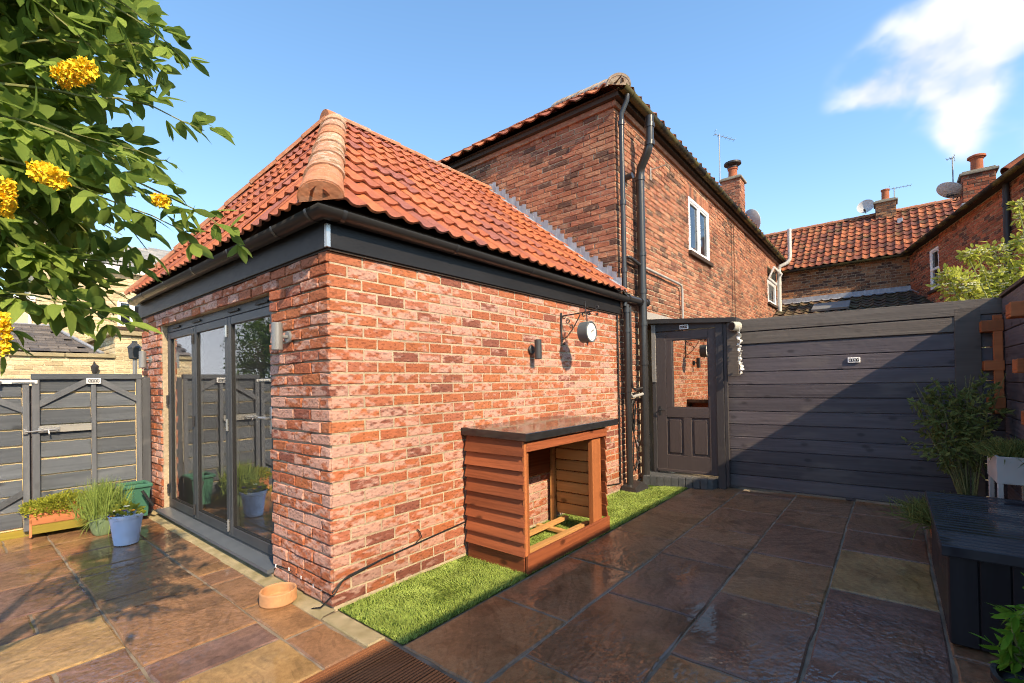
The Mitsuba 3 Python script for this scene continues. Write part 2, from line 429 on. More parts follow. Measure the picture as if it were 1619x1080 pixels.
def stone_h(p, n, uv):
    w = smoothstep(0.40, 0.60, fbm(p.x * 1.7 + 11, p.y * 1.7, 0.0, 3))
    a = fbm(p.x * 7, p.y * 13 + p.x * 3, 0.0, 4)
    ridge = dr.abs(noise(p.x * 9 + 2 * a, p.y * 22 + 3 * a) - 0.5)
    return a * 0.22 + (ridge * 0.8 + 0.30 * noise(p.x * 55, p.y * 55)) * (0.06 + 0.94 * w)


P('mat_flagstone', stone_c, stone_r, 0.55, (stone_h, 0.0085, 2e-3))
P('mat_joint', lambda p, n, uv: mix((.09, .07, .05), (.30, .25, .19), fbm(p.x * 11, p.y * 11, 0.0, 3)), 0.9, 0.1)
P('mat_haunch', lambda p, n, uv: mix((.20, .17, .085), (.40, .33, .21), fbm(p.x * 16, p.y * 16, p.z * 10, 3)), 0.8, 0.2, (lambda p, n, uv: fbm(p.x * 50, p.y * 50, p.z * 50, 2), 0.006))
P('mat_ground', lambda p, n, uv: mix((.10, .09, .06), (.16, .13, .09), fbm(p.x * 0.7, p.y * 0.7, 0.0, 3)), 0.95, 0.1)
P('mat_turf_base', (.035, .065, .012), 0.95, 0.05)
P('mat_turf', lambda p, n, uv: mix((.19, .28, .05), (.38, .47, .11), uv.x) * (0.62 + 0.7 * fbm(p.x * 9, p.y * 9, 0.0, 3)), 0.55, 0.3)


def thinleaf(name, c0, c1, trans=0.7, rough=0.45, spec=0.5):
    M(name, {'type': 'principledthin', 'base_color': proc(lambda p, n, uv: mix(c0, c1, uv.x)), 'roughness': rough, 'diff_trans': trans, 'eta': 1.4, 'spec_trans': 0.0})


thinleaf('leaf_broom', (.10, .165, .035), (.34, .46, .10), 1.05, 0.3)
thinleaf('leaf_golden', (.20, .24, .03), (.46, .46, .07), 0.8)
thinleaf('leaf_lavender', (.17, .24, .06), (.36, .46, .12), 0.8)
thinleaf('leaf_bamboo', (.12, .15, .045), (.30, .34, .11), 0.9)
thinleaf('leaf_climber', (.34, .38, .06), (.58, .60, .14), 1.0)
thinleaf('leaf_fresh', (.10, .24, .02), (.20, .38, .05), 0.8)
thinleaf('leaf_tree', (.03, .06, .014), (.09, .14, .03), 0.6)
thinleaf('leaf_pansy', (.05, .11, .02), (.12, .2, .04), 0.5)
P('mat_twig', lambda p, n, uv: mix((.13, .15, .05), (.24, .24, .10), noise(p.x * 40, p.y * 40, p.z * 40)), 0.7, 0.2)
P('mat_bark', lambda p, n, uv: mix((.06, .045, .03), (.16, .12, .08), fbm(p.x * 30, p.y * 30, p.z * 8, 3)), 0.9, 0.1)
P('mat_yellow_bloom', lambda p, n, uv: mix((.80, .54, .015), (.92, .75, .07), uv.x), 0.7, 0.2)
P('mat_white_bloom', lambda p, n, uv: mix((.60, .62, .45), (.80, .80, .68), uv.x), 0.8, 0.1)
P('mat_orange_bloom', lambda p, n, uv: mix((.70, .22, .02), (.80, .50, .06), uv.x), 0.7, 0.2)
P('mat_violet_bloom', (.06, .03, .16), 0.7, 0.2)


# ------------------------------------------------------------------ brickwork and roofs
BRF = quads([[8, 9, 10, 11], [4, 5, 9, 8], [5, 6, 10, 9], [6, 7, 11, 10], [7, 4, 8, 11], [0, 1, 5, 4], [1, 2, 6, 5], [2, 3, 7, 6], [3, 0, 4, 7]])


def brick(u0, u1, z0, z1, t, jit, ch=0.004, back=0.0):
    sq = np.array([[u0, z0], [u1, z0], [u1, z1], [u0, z1]]) + rng.normal(0, jit, (4, 2)) * [1, 0.7]
    c = sq.mean(0); inn = sq - np.sign(sq - c) * ch
    tt = t * (0.65 + 0.7 * rng.random()) + rng.normal(0, 0.12 * t, 4)
    v = np.vstack([np.c_[sq, np.full(4, back)], np.c_[sq, tt - ch * 0.8], np.c_[inn, tt]])
    return v, BRF


def brick_wall(O, u, n, L, z0, z1, mat, t=0.008, jit=0.0012, holes=(), keep=None, joint=0.011, course=0.075, unit=0.225, top=None, edge0=0.0, wander=0.0, offset=0, shared=None, soldier=()):
    """bricks on a wall face: O at the foot, u along it, n out of it; courses hang from z1"""
    out = []
    O, u, n = np.asarray(O, float), np.asarray(u, float), np.asarray(n, float)
    k = 0
    while True:
        zt = z1 - k * course; zb = zt - course + joint
        if zt - course * 0.6 < z0: break
        zb = max(zb, z0)
        a = 0.0
        first = True
        shift = ((k + offset) % 2) * unit / 2 + (rng.uniform(-wander, wander) if wander else 0)
        cut = [h for h in holes if h[2] < (zt + zb) / 2 < h[3]]
        edges = [edge0] + [x for x in np.arange(-unit + shift, L + unit, unit) if edge0 + 0.05 < x < L - 0.05] + [L]
        for i in range(len(edges) - 1):
            x0, x1 = edges[i] + (0 if i == 0 else joint / 2), edges[i + 1] - (0 if i == len(edges) - 2 else joint / 2)
            segs = [(x0, x1)]
            for h in cut:
                new = []
                for s in segs:
                    if h[1] <= s[0] or h[0] >= s[1]: new.append(s)
                    else:
                        if h[0] - s[0] > 0.03: new.append((s[0], h[0]))
                        if s[1] - h[1] > 0.03: new.append((h[1], s[1]))
                segs = new
            for s in segs:
                if keep is not None and not keep((s[0] + s[1]) / 2, (zb + zt) / 2): continue
                r = R2()
                if i == 0 and shared is not None: r = shared.setdefault(k, r)
                vf = place(brick(s[0], s[1], zb, zt, t, jit), O * [1, 1, 0], u, (0, 0, 1), n)
                out.append((vf, r, vf[0].mean(0), (s[1] - s[0]) * (zt - zb), mat))
        k += 1
    return out


def tile_template(W, Ln, amp, th, m=9):
    """a pantile: an S across (u), straight up the slope (s); its lower end stands proud"""
    t = np.linspace(0, 1, m)
    z = amp * (0.5 + 0.5 * np.cos(2 * np.pi * (t + 0.06 * np.sin(2 * np.pi * t))))
    u = t * W
    low, high = th * 1.7, 0.0
    a = np.c_[u, np.zeros(m), z + low]; b = np.c_[u, np.full(m, Ln), z + high]
    d = np.c_[u, np.zeros(m), z + low]; e = np.c_[u, np.full(m, 0.004), z + low - th]
    v = np.vstack([a, b, d, e]); j = np.arange(m - 1)
    f = np.vstack([np.c_[j, j + 1, j + 1 + m, j + m], np.c_[j + 2 * m, j + 3 * m, j + 3 * m + 1, j + 2 * m + 1]])
    return v, quads(f)


def roof_tiles(O, u, s, n, length, slope, mat, W=0.195, gauge=0.28, amp=0.032, th=0.015, planes=(), m=9, jit=0.003, sel=None):
    out = []
    O, u, s, n = (np.asarray(x, float) for x in (O, u, s, n))
    v0, f0 = tile_template(W * 1.04, gauge * 1.22, amp, th, m)
    cols, rows = int(math.ceil(length / W)), int(math.ceil(slope / gauge))
    for r in range(rows):
        for c in range(cols):
            loc = v0 + [c * W + rng.normal(0, jit * 0.5), r * gauge + rng.normal(0, jit), rng.normal(0, jit * 0.6)]
            loc[:, 1] = np.minimum(loc[:, 1], slope)
            if sel is not None and not sel(loc[:, 0].mean(), loc[:, 1].mean()): continue
            w = place((loc, f0), O, u, s, n)
            f = f0; v = w[0]; ok = True
            for (pn, pc) in planes:
                d = v @ np.asarray(pn, float) - pc
                if (d < 0).all(): ok = False; break
                if (d < 0).any():
                    mm = trimesh.intersections.slice_mesh_plane(trimesh.Trimesh(v, f, process=False), pn, np.asarray(pn, float) * pc)
                    if len(mm.faces) == 0: ok = False; break
                    v, f = np.array(mm.vertices), np.array(mm.faces)
            if not ok: continue
            out.append(((v, f), R2(), v.mean(0), W * gauge, mat))
    return out


def half_cap(p0, p1, up, r0, r1, th=0.016, k=10, spread=96, flat=0.76):
    """a half-round ridge or hip tile from p0 (lower, wider) to p1"""
    p0, p1 = np.asarray(p0, float), np.asarray(p1, float)
    d = (p1 - p0) / np.linalg.norm(p1 - p0)
    s = np.cross(d, up); s /= np.linalg.norm(s); w = np.cross(s, d)
    a = np.radians(np.linspace(-spread, spread, k + 1))
    def ring(p, r): return p + r * (np.sin(a)[:, None] * s + np.cos(a)[:, None] * w * flat)
    m = k + 1
    v = np.vstack([ring(p0, r0), ring(p1, r1), ring(p0, r0), ring(p0, r0 - th), ring(p0, r0 - th), ring(p1, r1 - th)])
    j = np.arange(k)
    f = np.vstack([np.c_[j, j + 1, j + 1 + m, j + m], np.c_[j + 2 * m, j + 3 * m, j + 3 * m + 1, j + 2 * m + 1], np.c_[j + 4 * m, j + 5 * m, j + 5 * m + 1, j + 4 * m + 1]])
    return v, quads(f)


def cap_row(prefix, a, b, up, r, n, mats, lap=0.03, name='ridge_tile'):
    a, b = np.asarray(a, float), np.asarray(b, float)
    for i in range(n):
        p0, p1 = a + (b - a) * i / n, a + (b - a) * (i + 1) / n
        d = (p1 - p0) / np.linalg.norm(p1 - p0)
        vf = half_cap(p0 - d * lap, p1, up, r * 1.09 + rng.normal(0, 0.002), r * 0.95)
        put(prefix + '__' + name, [(vf[0], vf[1], R2())], mats[i % len(mats)] if i else mats[0], True)


def half_gutter(path, r, th=0.004, k=10):
    """an open half-round gutter swept along a level path with mitred corners"""
    path = np.asarray(path, float); n = len(path)
    a = np.linspace(0, math.pi, k + 1)
    prof = np.vstack([np.c_[np.cos(a) * r, -np.sin(a) * r], np.c_[np.cos(a[::-1]) * (r - th), -np.sin(a[::-1]) * (r - th)]])
    m = len(prof); v = []
    for i in range(n):
        d0 = path[i] - path[i - 1] if i else path[1] - path[0]
        d1 = path[i + 1] - path[i] if i < n - 1 else d0
        d0, d1 = d0 / np.linalg.norm(d0), d1 / np.linalg.norm(d1)
        s0, s1 = np.cross(d0, [0, 0, 1]), np.cross(d1, [0, 0, 1])
        s = s0 + s1; s /= (1 + s0 @ s1)
        v.append(path[i] + prof[:, :1] * s + prof[:, 1:] * np.array([0, 0, 1.0]))
    v = np.vstack(v)
    f = [[i * m + j, i * m + (j + 1) % m, (i + 1) * m + (j + 1) % m, (i + 1) * m + j] for i in range(n - 1) for j in range(m)]
    return v, quads(f)


def holed(O, u, n, L, z0, z1, t, holes):
    """a wall slab with rectangular openings, its face at n = 0 and its body behind"""
    xs = sorted({0.0, L, *[h[0] for h in holes], *[h[1] for h in holes]}); out = []
    for a, b in zip(xs[:-1], xs[1:]):
        zs_ = sorted([(h[2], h[3]) for h in holes if h[0] < (a + b) / 2 < h[1]]); z = z0
        for lo, hi in zs_ + [(z1, z1)]:
            if lo > z: out.append(place(box((a, z, -t), (b, lo, 0)), O, u, (0, 0, 1), n))
            z = hi
    return out


# ------------------------------------------------------------------ leaves
LT = np.array([0, .22, .5, .8, 1.0]); LWD = np.array([0, .72, 1.0, .66, 0])
LEAFF = np.array([[0, 1, 5], [0, 8, 1], [1, 2, 6], [1, 6, 5], [1, 8, 9], [1, 9, 2], [2, 3, 7], [2, 7, 6], [2, 9, 10], [2, 10, 3], [3, 4, 7], [3, 10, 4]])


def leaves(Pt, D, N, ln, wd, fold=0.25, droop=0.15, vary=0.0):
    """many leaves at once: base points, directions, face normals -> (v, f, uv)"""
    Pt, D, N = (np.asarray(x, float) for x in (Pt, D, N))
    n = len(Pt)
    D = D / np.linalg.norm(D, axis=1, keepdims=True)
    S = np.cross(D, N); S /= np.linalg.norm(S, axis=1, keepdims=True) + 1e-9
    N = np.cross(S, D)
    ln, wd = np.broadcast_to(ln, n)[:, None], np.broadcast_to(wd, n)[:, None]
    v = np.zeros((n, 11, 3))
    if vary: fold, droop = fold + vary * rng.normal(0, .25, (n, 1)), droop + vary * rng.normal(0, .22, (n, 1))
    for i in range(5): v[:, i] = Pt + D * LT[i] * ln - N * droop * LT[i] ** 2 * ln
    for j, i in enumerate((1, 2, 3)):
        e = LWD[i] * wd / 2
        v[:, 5 + j] = v[:, i] + S * e + N * fold * e
        v[:, 8 + j] = v[:, i] - S * e + N * fold * e
    f = (LEAFF[None] + (np.arange(n) * 11)[:, None, None]).reshape(-1, 3)
    uv = np.repeat(np.c_[rng.random(n), rng.random(n)], 11, 0)
    return v.reshape(-1, 3), f, uv


def rdir(n, up=0.0):
    d = rng.normal(size=(n, 3)); d[:, 2] += up
    return d / np.linalg.norm(d, axis=1, keepdims=True)


def blades(base, tip, w):
    """thin grass-like blades: two segments each"""
    n = len(base)
    d = tip - base
    s = np.cross(d, rng.normal(size=(n, 3))); s /= np.linalg.norm(s, axis=1, keepdims=True) + 1e-9
    mid = base + d * 0.55 + np.c_[np.zeros((n, 2)), np.linalg.norm(d, axis=1) * 0.08]
    w = np.broadcast_to(w, n)[:, None] / 2
    v = np.stack([base - s * w, base + s * w, mid - s * w * .8, mid + s * w * .8, tip], 1).reshape(-1, 3)
    f = (np.array([[0, 1, 3], [0, 3, 2], [2, 3, 4]])[None] + (np.arange(n) * 5)[:, None, None]).reshape(-1, 3)
    return v, f, np.repeat(np.c_[rng.random(n), rng.random(n)], 5, 0)


# ================================================================== the ground
gx = 400.0
put('ground', quad((-gx, -gx, -.09), (gx, -gx, -.09), (gx, gx, -.09), (-gx, gx, -.09)), 'mat_ground', kind='structure', label='earth under the yards')
put('patio', [quad((-3.2, -3.42, -.007), (5.1, -3.42, -.007), (5.1, 3.75, -.007), (-3.2, 3.75, -.007))], 'mat_joint', kind='structure', label='wet sandstone patio')


def flagstone(x0, x1, y0, y1, tone):
    g = 0.005 + rng.random() * 0.003
    x0, x1, y0, y1 = x0 + g, x1 - g, y0 + g, y1 - g
    pts = []
    for (a, b) in (((x0, y0), (x1, y0)), ((x1, y0), (x1, y1)), ((x1, y1), (x0, y1)), ((x0, y1), (x0, y0))):
        m = 5
        for i in range(m):
            t = i / m
            w = 0 if i == 0 else rng.normal(0, 0.0028)
            nx, ny = (b[1] - a[1]), -(b[0] - a[0]); l = math.hypot(nx, ny)
            pts.append((a[0] + (b[0] - a[0]) * t + nx / l * w, a[1] + (b[1] - a[1]) * t + ny / l * w))
    pts = np.array(pts); c = pts.mean(0); k = len(pts)
    tilt = rng.normal(0, 0.0016, 2); h0 = rng.normal(0, 0.0012)
    hz = lambda q: h0 + (q - c) @ tilt
    inn = c + (pts - c) * (1 - 0.011 / np.linalg.norm(pts - c, axis=1, keepdims=True))
    v = np.vstack([np.c_[pts, np.full(k, -.04)], np.c_[pts, hz(pts) - 0.006], np.c_[inn, hz(inn)], [[c[0], c[1], h0]]])
    j = np.arange(k); jn = (j + 1) % k
    f = np.vstack([quads(np.c_[j, jn, jn + k, j + k]), quads(np.c_[j + k, jn + k, jn + 2 * k, j + 2 * k]), np.c_[j + 2 * k, jn + 2 * k, np.full(k, 3 * k)]])
    put('patio__flagstone', [(v, f, (tone, rng.random()))], 'mat_flagstone')


J1, J2, J3 = -.338, -.885, -1.165
yst = {'a': [-.5, -.075, .47, 1.03, 1.285, 1.50, 2.08, 2.68, 3.22, 3.70], 'b': [-.5, -.045, .24, 1.06, 1.32, 1.97, 2.13, 2.68, 3.15, 3.72]}
ta = [.5, .62, .45, .3, .66, .55, .5, .6, .4]; tb = [.95, .15, .45, .6, .5, .45, .6, .35, .55]
for i in range(9): flagstone(J1, -.108 + rng.normal(0, .006), yst['a'][i], yst['a'][i + 1], ta[i])
for i in range(9): flagstone(J2, J1, yst['b'][i], yst['b'][i + 1], tb[i])
for a in [(J3, J2, -.5, .25, .3), (J3, J2, .25, .53, .2), (-1.75, J3, .25, .53, .35), (-1.75, J2, .53, 1.105, .95), (J3, J2, 1.105, 1.48, .5), (-1.75, J3, 1.105, 1.48, .3),
          (-1.75, J2, 1.48, 2.11, .15), (-1.75, J2, 2.11, 2.62, .35), (-1.6, J2, 2.62, 3.2, .2), (J3, J2, 3.2, 3.72, .6), (-1.75, J3, 3.2, 3.72, .3), (-1.75, J3, -.5, .25, .5),
          (-2.5, -1.75, -.5, .6, .4), (-2.5, -1.75, .6, 1.5, .6), (-2.5, -1.75, 1.5, 2.6, .3), (-2.5, -1.75, 2.6, 3.72, .5), (-1.75, -1.6, 2.62, 3.2, .4)]: flagstone(*a)
Ka, Kb, Kc, Kd, Ke = -.635, -1.19, -1.755, -2.30, -2.84
for x0, x1, t in [(.012, .75, .66), (.75, 1.6, .55), (1.6, 2.42, .45), (2.42, 3.33, .62), (3.33, 4.15, .5), (4.15, 4.76, .6)]: flagstone(x0, x1, Kb, Ka, t)
for x0, x1, t in [(.012, .34, .7), (.34, 1.22, .3), (1.22, 2.09, .2), (2.09, 2.55, .35), (2.55, 2.98, .45), (2.98, 3.76, .4), (3.76, 4.53, .6), (4.53, 4.80, .3)]: flagstone(x0, x1, Kc, Kb, t)
for x0, x1, t in [(.012, .80, .72), (.80, 1.66, .2), (1.66, 2.53, .66), (2.53, 3.45, .25), (3.45, 4.05, .45), (4.05, 4.83, .5)]: flagstone(x0, x1, Kd, Kc, t)
for x0, x1, t in [(.012, .95, .5), (.95, 2.14, .15), (2.14, 3.01, .95), (3.01, 3.62, .3), (3.62, 4.25, .4), (4.25, 4.85, .45)]: flagstone(x0, x1, Ke, Kd, t)
for x0, x1, t in [(.012, .95, .6), (.95, 1.60, .55), (1.60, 2.4, .5), (2.4, 3.3, .3), (3.3, 4.1, .5), (4.1, 4.87, .4)]: flagstone(x0, x1, -3.42, Ke, t)

# the cement haunch along the foot of the wall, and the kerb of the turf strip
hv = []
n = 44
ys = np.linspace(-.02, 4.15, n); w = .112 + .02 * meshkit.noise(np.c_[ys * 3.1, ys * 0, ys * 0]) - .01
hv = np.vstack([np.c_[-w - .006, ys, np.full(n, -.01)], np.c_[-w + .02, ys, .002 + .007 * meshkit.noise(np.c_[ys * 7, ys * 0 + 3, ys * 0])], np.c_[np.full(n, -.002), ys, np.full(n, .012)]])
j = np.arange(n - 1)
put('patio__haunch', (hv, quads(np.vstack([np.c_[j, j + 1, j + 1 + n, j + n], np.c_[j + n, j + n + 1, j + 1 + 2 * n, j + 2 * n]]))), 'mat_haunch', True)
put('patio__kerb', cbox((-.10, -.50, -.03), (.012, -.03, .006), .006), 'mat_haunch')

# artificial turf
gp = [(.02, -.635), (.02, -.0), (4.02, .0), (4.02, -.06), (4.38, -.10), (4.60, -.62), (4.5, -.635)]
put('artificial_turf', (np.array([[x, y, .002] for x, y in gp]), np.array([[0, 1, 2], [0, 2, 3], [0, 3, 4], [0, 4, 6], [4, 5, 6]])), 'mat_turf_base', kind='structure', label='strip of artificial turf along the brick wall')
nb = 90000
bx = rng.uniform(.02, 4.6, nb); by = rng.uniform(-.64, -.005, nb)
ok = (by < np.where(bx > 4.0, -.06 - (bx - 4.0) * .9, 0)) | (bx < 4.0)
ok &= by > -.630 + .018 * (meshkit.fbm(np.c_[bx * 6, by * 0, by * 0], 3) - .5) * 2 + .010 * rng.normal(size=nb)
ok &= rng.random(nb) < 0.55 + 0.9 * meshkit.noise(np.c_[bx * 16, by * 16, by * 0])
bx, by = bx[ok], by[ok]; nb = len(bx)
b0 = np.c_[bx, by, np.full(nb, .001)]
fl_ = meshkit.fbm(np.c_[bx * 3.5, by * 5, by * 0], 3, seed=4); fa_ = meshkit.fbm(np.c_[bx * 2.5 + 9, by * 4, by * 0], 2, seed=8) * 12
lean = rng.normal(0, .008, (nb, 2)) + np.c_[np.cos(fa_), np.sin(fa_)] * (.022 * np.clip(fl_ - .38, 0, 1) * 2.2)[:, None]
put('turf_grass', blades(b0, b0 + np.c_[lean, rng.uniform(.010, .022, nb) * (1.1 - .9 * np.clip(fl_ - .38, 0, .6))], .0023), 'mat_turf', kind='stuff', label='short bright green artificial grass blades')

# decking in the near corner
dk = thing('timber_decking', 'wet brown grooved timber decking in the near corner of the patio', 'decking')
for i in range(21):
    y1 = -.502 - i * .143; y0 = y1 - .138
    prof = [(y0, -.03)]
    g = 7
    for k in range(g):
        a = y0 + (y1 - y0) * k / g; b = y0 + (y1 - y0) * (k + 1) / g
        prof += [(a + .002, .0), (b - .006, .0), (b - .004, -.004), (b + .000, -.004)] if k < g - 1 else [(a + .002, .0), (b - .002, .0)]
    prof += [(y1, -.03)]
    prof = np.array(prof); m = len(prof)
    x0, x1 = -2.9, -.008 + rng.normal(0, .002)
    v = np.vstack([np.c_[np.full(m, x0), prof], np.c_[np.full(m, x1), prof], np.c_[np.full(m, x1), prof]])
    j = np.arange(m - 1)
    put(dk + '__board', [(v, np.vstack([quads(np.c_[j, j + m, j + 1 + m, j + 1]), np.c_[np.full(m - 2, 2 * m), 2 * m + 1 + np.arange(m - 2), 2 * m + 2 + np.arange(m - 2)]]), R2())], 'mat_decking')

# ================================================================== the extension
EX = thing('brick_extension', 'single storey red brick extension with orange pantiled hipped roof and grey folding doors', 'house extension')
LX, WY, ZT = 3.86, 4.2, 2.19
DY0, DY1, DZ = .80, 3.45, 2.05
EW = EX + '__wall'
wl = [box((0, 0, -.08), (LX, .1, ZT)), box((0, .1, -.08), (.1, DY0, ZT)), box((0, DY1, -.08), (.1, WY, ZT)), box((0, DY0, DZ), (.1, DY1, ZT)), box((0, DY0, -.08), (.1, DY1, .02)),
      box((.1, WY - .1, -.08), (LX, WY, ZT))]
put(EW, wl, 'mat_mortar')
corner = {}
bl = brick_wall((0, 0, 0), (1, 0, 0), (0, -1, 0), LX, .0, ZT, 'mat_extension_brick', t=.004, jit=.0014, joint=.011, edge0=-.004, offset=0, shared=corner, wander=0.006)
bl += brick_wall((0, 0, 0), (0, 1, 0), (-1, 0, 0), WY, .0, ZT, 'mat_extension_brick', t=.017, jit=.0034, joint=.013, holes=[(DY0, DY1, -1, DZ)], offset=1, shared=corner, wander=0.008)
pieces(EW + '__brick', bl, 'brickwork')
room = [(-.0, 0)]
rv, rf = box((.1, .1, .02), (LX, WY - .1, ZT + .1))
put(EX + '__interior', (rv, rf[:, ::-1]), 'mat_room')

# fascia, soffit strip, gutter
put(EX + '__fascia', [cbox((-.035, -.035, ZT + .012), (LX + .01, -.004, ZT + .19), .003), cbox((-.035, -.004, ZT + .012), (-.004, WY + .05, ZT + .19), .003)], 'mat_fascia')
put(EX + '__soffit', [box((-.022, -.022, ZT - .001), (LX, .10, ZT + .011)), box((-.022, .10, ZT - .001), (.10, WY + .02, ZT + .011))], 'mat_soffit')
put(EX + '__corner_trim', [cbox((-.041, -.041, ZT + .012), (-.012, -.012, ZT + .155), .003)], 'mat_steel')
gz = ZT + .215
gpth = [(-.092, WY + .0, gz), (-.092, -.16, gz), (-.083, -.105, gz), (-.03, -.095, gz), (LX + .04, -.092, gz)]
gpth = [(-.092, WY + .0, gz), (-.092, -.125, gz), (-.085, -.088, gz), (-.045, -.078, gz), (LX + .04, -.078, gz)]
gv = half_gutter([(-.092, WY, gz), (-.092, -.092, gz), (LX + .04, -.092, gz)], .058)
put(EX + '__gutter', gv, 'mat_black_plastic', 40)
for y in (.0, .45, 1.2, 2.0, 2.8, 3.6):
    put(EX + '__gutter__bracket', half_gutter([(-.092, y - .014, gz + .001), (-.092, y + .014, gz + .001)], .0625, .006), 'mat_black_plastic', 40)
for x in (.02, .95, 1.9, 2.85, 3.6):
    put(EX + '__gutter__bracket', half_gutter([(x - .014, -.092, gz + .001), (x + .014, -.092, gz + .001)], .0625, .006), 'mat_black_plastic', 40)

# roof
ER = EX + '__roof'
RZ, AX, RY = 4.355, 1.30, 2.15
EZ, OV = ZT + .245, .125
body = np.array([[-OV, -OV, EZ - .03], [LX, -OV, EZ - .03], [LX, WY, EZ - .03], [-OV, WY, EZ - .03], [AX, RY, RZ - .045], [LX, RY, RZ - .045]])
put(ER, (body, np.array([[0, 1, 5], [0, 5, 4], [0, 4, 3], [2, 3, 4], [2, 4, 5], [1, 2, 5], [0, 3, 2], [0, 2, 1]])), 'mat_soffit')
apex = V3(AX, RY, RZ); e0 = V3(-OV, -OV, EZ); e1 = V3(-OV, WY - .1, EZ)
sA = V3(0, RY + OV, RZ - EZ); lA = np.linalg.norm(sA); sA /= lA; nA = np.cross((1, 0, 0), sA)
sB = V3(AX + OV, 0, RZ - EZ); lB = np.linalg.norm(sB); sB /= lB; nB = np.cross((0, -1, 0), sB)
def vplane(a, b, side):
    d = V3(*(b - a)); d[2] = 0
    nn = np.cross(d, (0, 0, 1.0)); nn /= np.linalg.norm(nn)
    if (side - a) @ nn < 0: nn = -nn
    return nn, float(nn @ a)
hip0 = vplane(e0, apex, V3(3, 0, 0)); hip0b = (-hip0[0], -hip0[1]); hip1 = vplane(e1, apex, V3(-OV, 1, 0))
ti = roof_tiles(e0 + V3(.0, -.02, 0), (1, 0, 0), sA, nA, LX + OV - .02, lA, 'mat_pantile', W=.137, gauge=.285, amp=.024, th=.017, m=11, planes=[hip0, ((-1, 0, 0), -LX)])
ti += roof_tiles(e1 + V3(-.02, .0, 0), (0, -1, 0), sB, nB, e1[1] + OV, lB, 'mat_pantile', W=.137, gauge=.285, amp=.024, th=.017, m=11, planes=[hip0b, hip1])
pieces(ER + '__roof_tile', ti, 'tiling', smooth=True)
upH = nA + nB
h0, h1 = e0 + V3(.02, .02, .035), apex + V3(.0, 0, -.015)
cap_row(ER, h0, h1, upH, .122, 7, ['mat_cap_orange', 'mat_cap_pale', 'mat_cap_pale', 'mat_cap_pale'], name='hip_tile')
def hip_plug(key, a, b, up, r, mat):
    d = (b - a) / np.linalg.norm(b - a); s_ = np.cross(d, up); s_ /= np.linalg.norm(s_); w_ = np.cross(s_, d)
    an = np.radians(np.linspace(-100, 100, 15))
    put(key, place(prism(np.c_[np.sin(an) * r, np.cos(an) * r * .74], .05), a, s_, w_, d), mat)
hip_plug(ER + '__hip_end', h0 - (h1 - h0) / np.linalg.norm(h1 - h0) * .038, h1, upH, .122, 'mat_cap_orange')
cap_row(ER, e1 + V3(.03, 0, .03), apex + V3(0, 0, .03), V3(-.6, .8, 1.2), .10, 8, ['mat_cap_orange'], name='hip_tile')
cap_row(ER, V3(LX - .02, RY, RZ + .0), apex + V3(-.05, 0, .0), (0, 0, 1), .09, 6, ['mat_cap_orange', 'mat_cap_orange', 'mat_cap_pale'], name='ridge_tile')
put(ER + '__ridge_end', axis_lathe([(0, 0), (.105, 0), (.11, .02), (.11, .10)], apex + V3(-.11, .03, -.02), (1, 0, .05), 20), 'mat_cap_orange', 30)
# stepped lead flashing against the old house
fl = []
m = 34
for i in range(m):
    y0, y1 = -.06 + (RY + .02) * i / m, -.06 + (RY + .02) * (i + 1) / m
    za, zb = EZ + (RZ - EZ) * (y0 + OV) / (RY + OV), EZ + (RZ - EZ) * (y1 + OV) / (RY + OV)
    fl.append(place(prism([(y0 - .004, za - .02), (y1, zb - .02), (y1, zb + .125 + .03 * (i % 3)), (y0 - .004, zb + .11 + .03 * (i % 3))], .004), (LX - .006 - .004 * (i % 2), 0, 0), (0, 1, 0), (0, 0, 1), (-1, 0, 0)))
put(ER + '__flashing', fl, 'mat_lead')
ap = []
for i in range(m):
    y0, y1 = -.16 + (RY + .1) * i / m, -.16 + (RY + .1) * (i + 1) / m
    z = lambda y: EZ + (RZ - EZ) * (y + OV) / (RY + OV) + .052
    ap.append(quad((LX - .16 + .015 * rng.random(), y0, z(y0) - .006), (LX - .16 + .015 * rng.random(), y1, z(y1) - .006), (LX - .01, y1, z(y1) + .012), (LX - .01, y0, z(y0) + .012)))
put(ER + '__flashing', ap, 'mat_lead')

# folding doors
BD = EX + '__folding_door'
X0, X1 = .045, .115
fy = [DY0 + .02, 1.00, 1.70, 1.83, 2.56, 2.69, 3.40, DY1 - .01]
bars = [cbox((X0, DY0, DZ - .075), (X1, DY1, DZ), .004), cbox((X0, DY0, .06), (X1, DY1, .105), .004), cbox((X0, DY0, .105), (X1, DY0 + .05, DZ - .075), .004), cbox((X0, DY1 - .05, .105), (X1, DY1, DZ - .075), .004)]
put(BD, bars, 'mat_door_frame')
ped = [DY0 + .055, 1.735, 2.585, DY1 - .055]
for i in range(3):
    a, b = ped[i] + .003, ped[i + 1] - .003
    z0, z1 = .11, DZ - .08
    s = .062
    put(BD + '__sash', [cbox((X0 - .008, a, z0), (X1 - .02, a + s, z1), .005), cbox((X0 - .008, b - s, z0), (X1 - .02, b, z1), .005),
                        cbox((X0 - .006, a + s, z0), (X1 - .022, b - s, z0 + .085), .005), cbox((X0 - .006, a + s, z1 - .07), (X1 - .022, b - s, z1), .005)], 'mat_door_frame')
    put(BD + '__pane', quad((X0 + .012, a + s, z0 + .085), (X0 + .012, b - s, z0 + .085), (X0 + .012, b - s, z1 - .07), (X0 + .012, a + s, z1 - .07)), 'mat_glass')
    put(BD + '__gasket', [box((X0 - .002, a + s, z0 + .085), (X0 + .02, a + s + .008, z1 - .07)), box((X0 - .002, b - s - .008, z0 + .085), (X0 + .02, b - s, z1 - .07)), box((X0 - .003, a + s + .008, z0 + .085), (X0 + .02, b - s - .008, z0 + .093))], 'mat_cable')
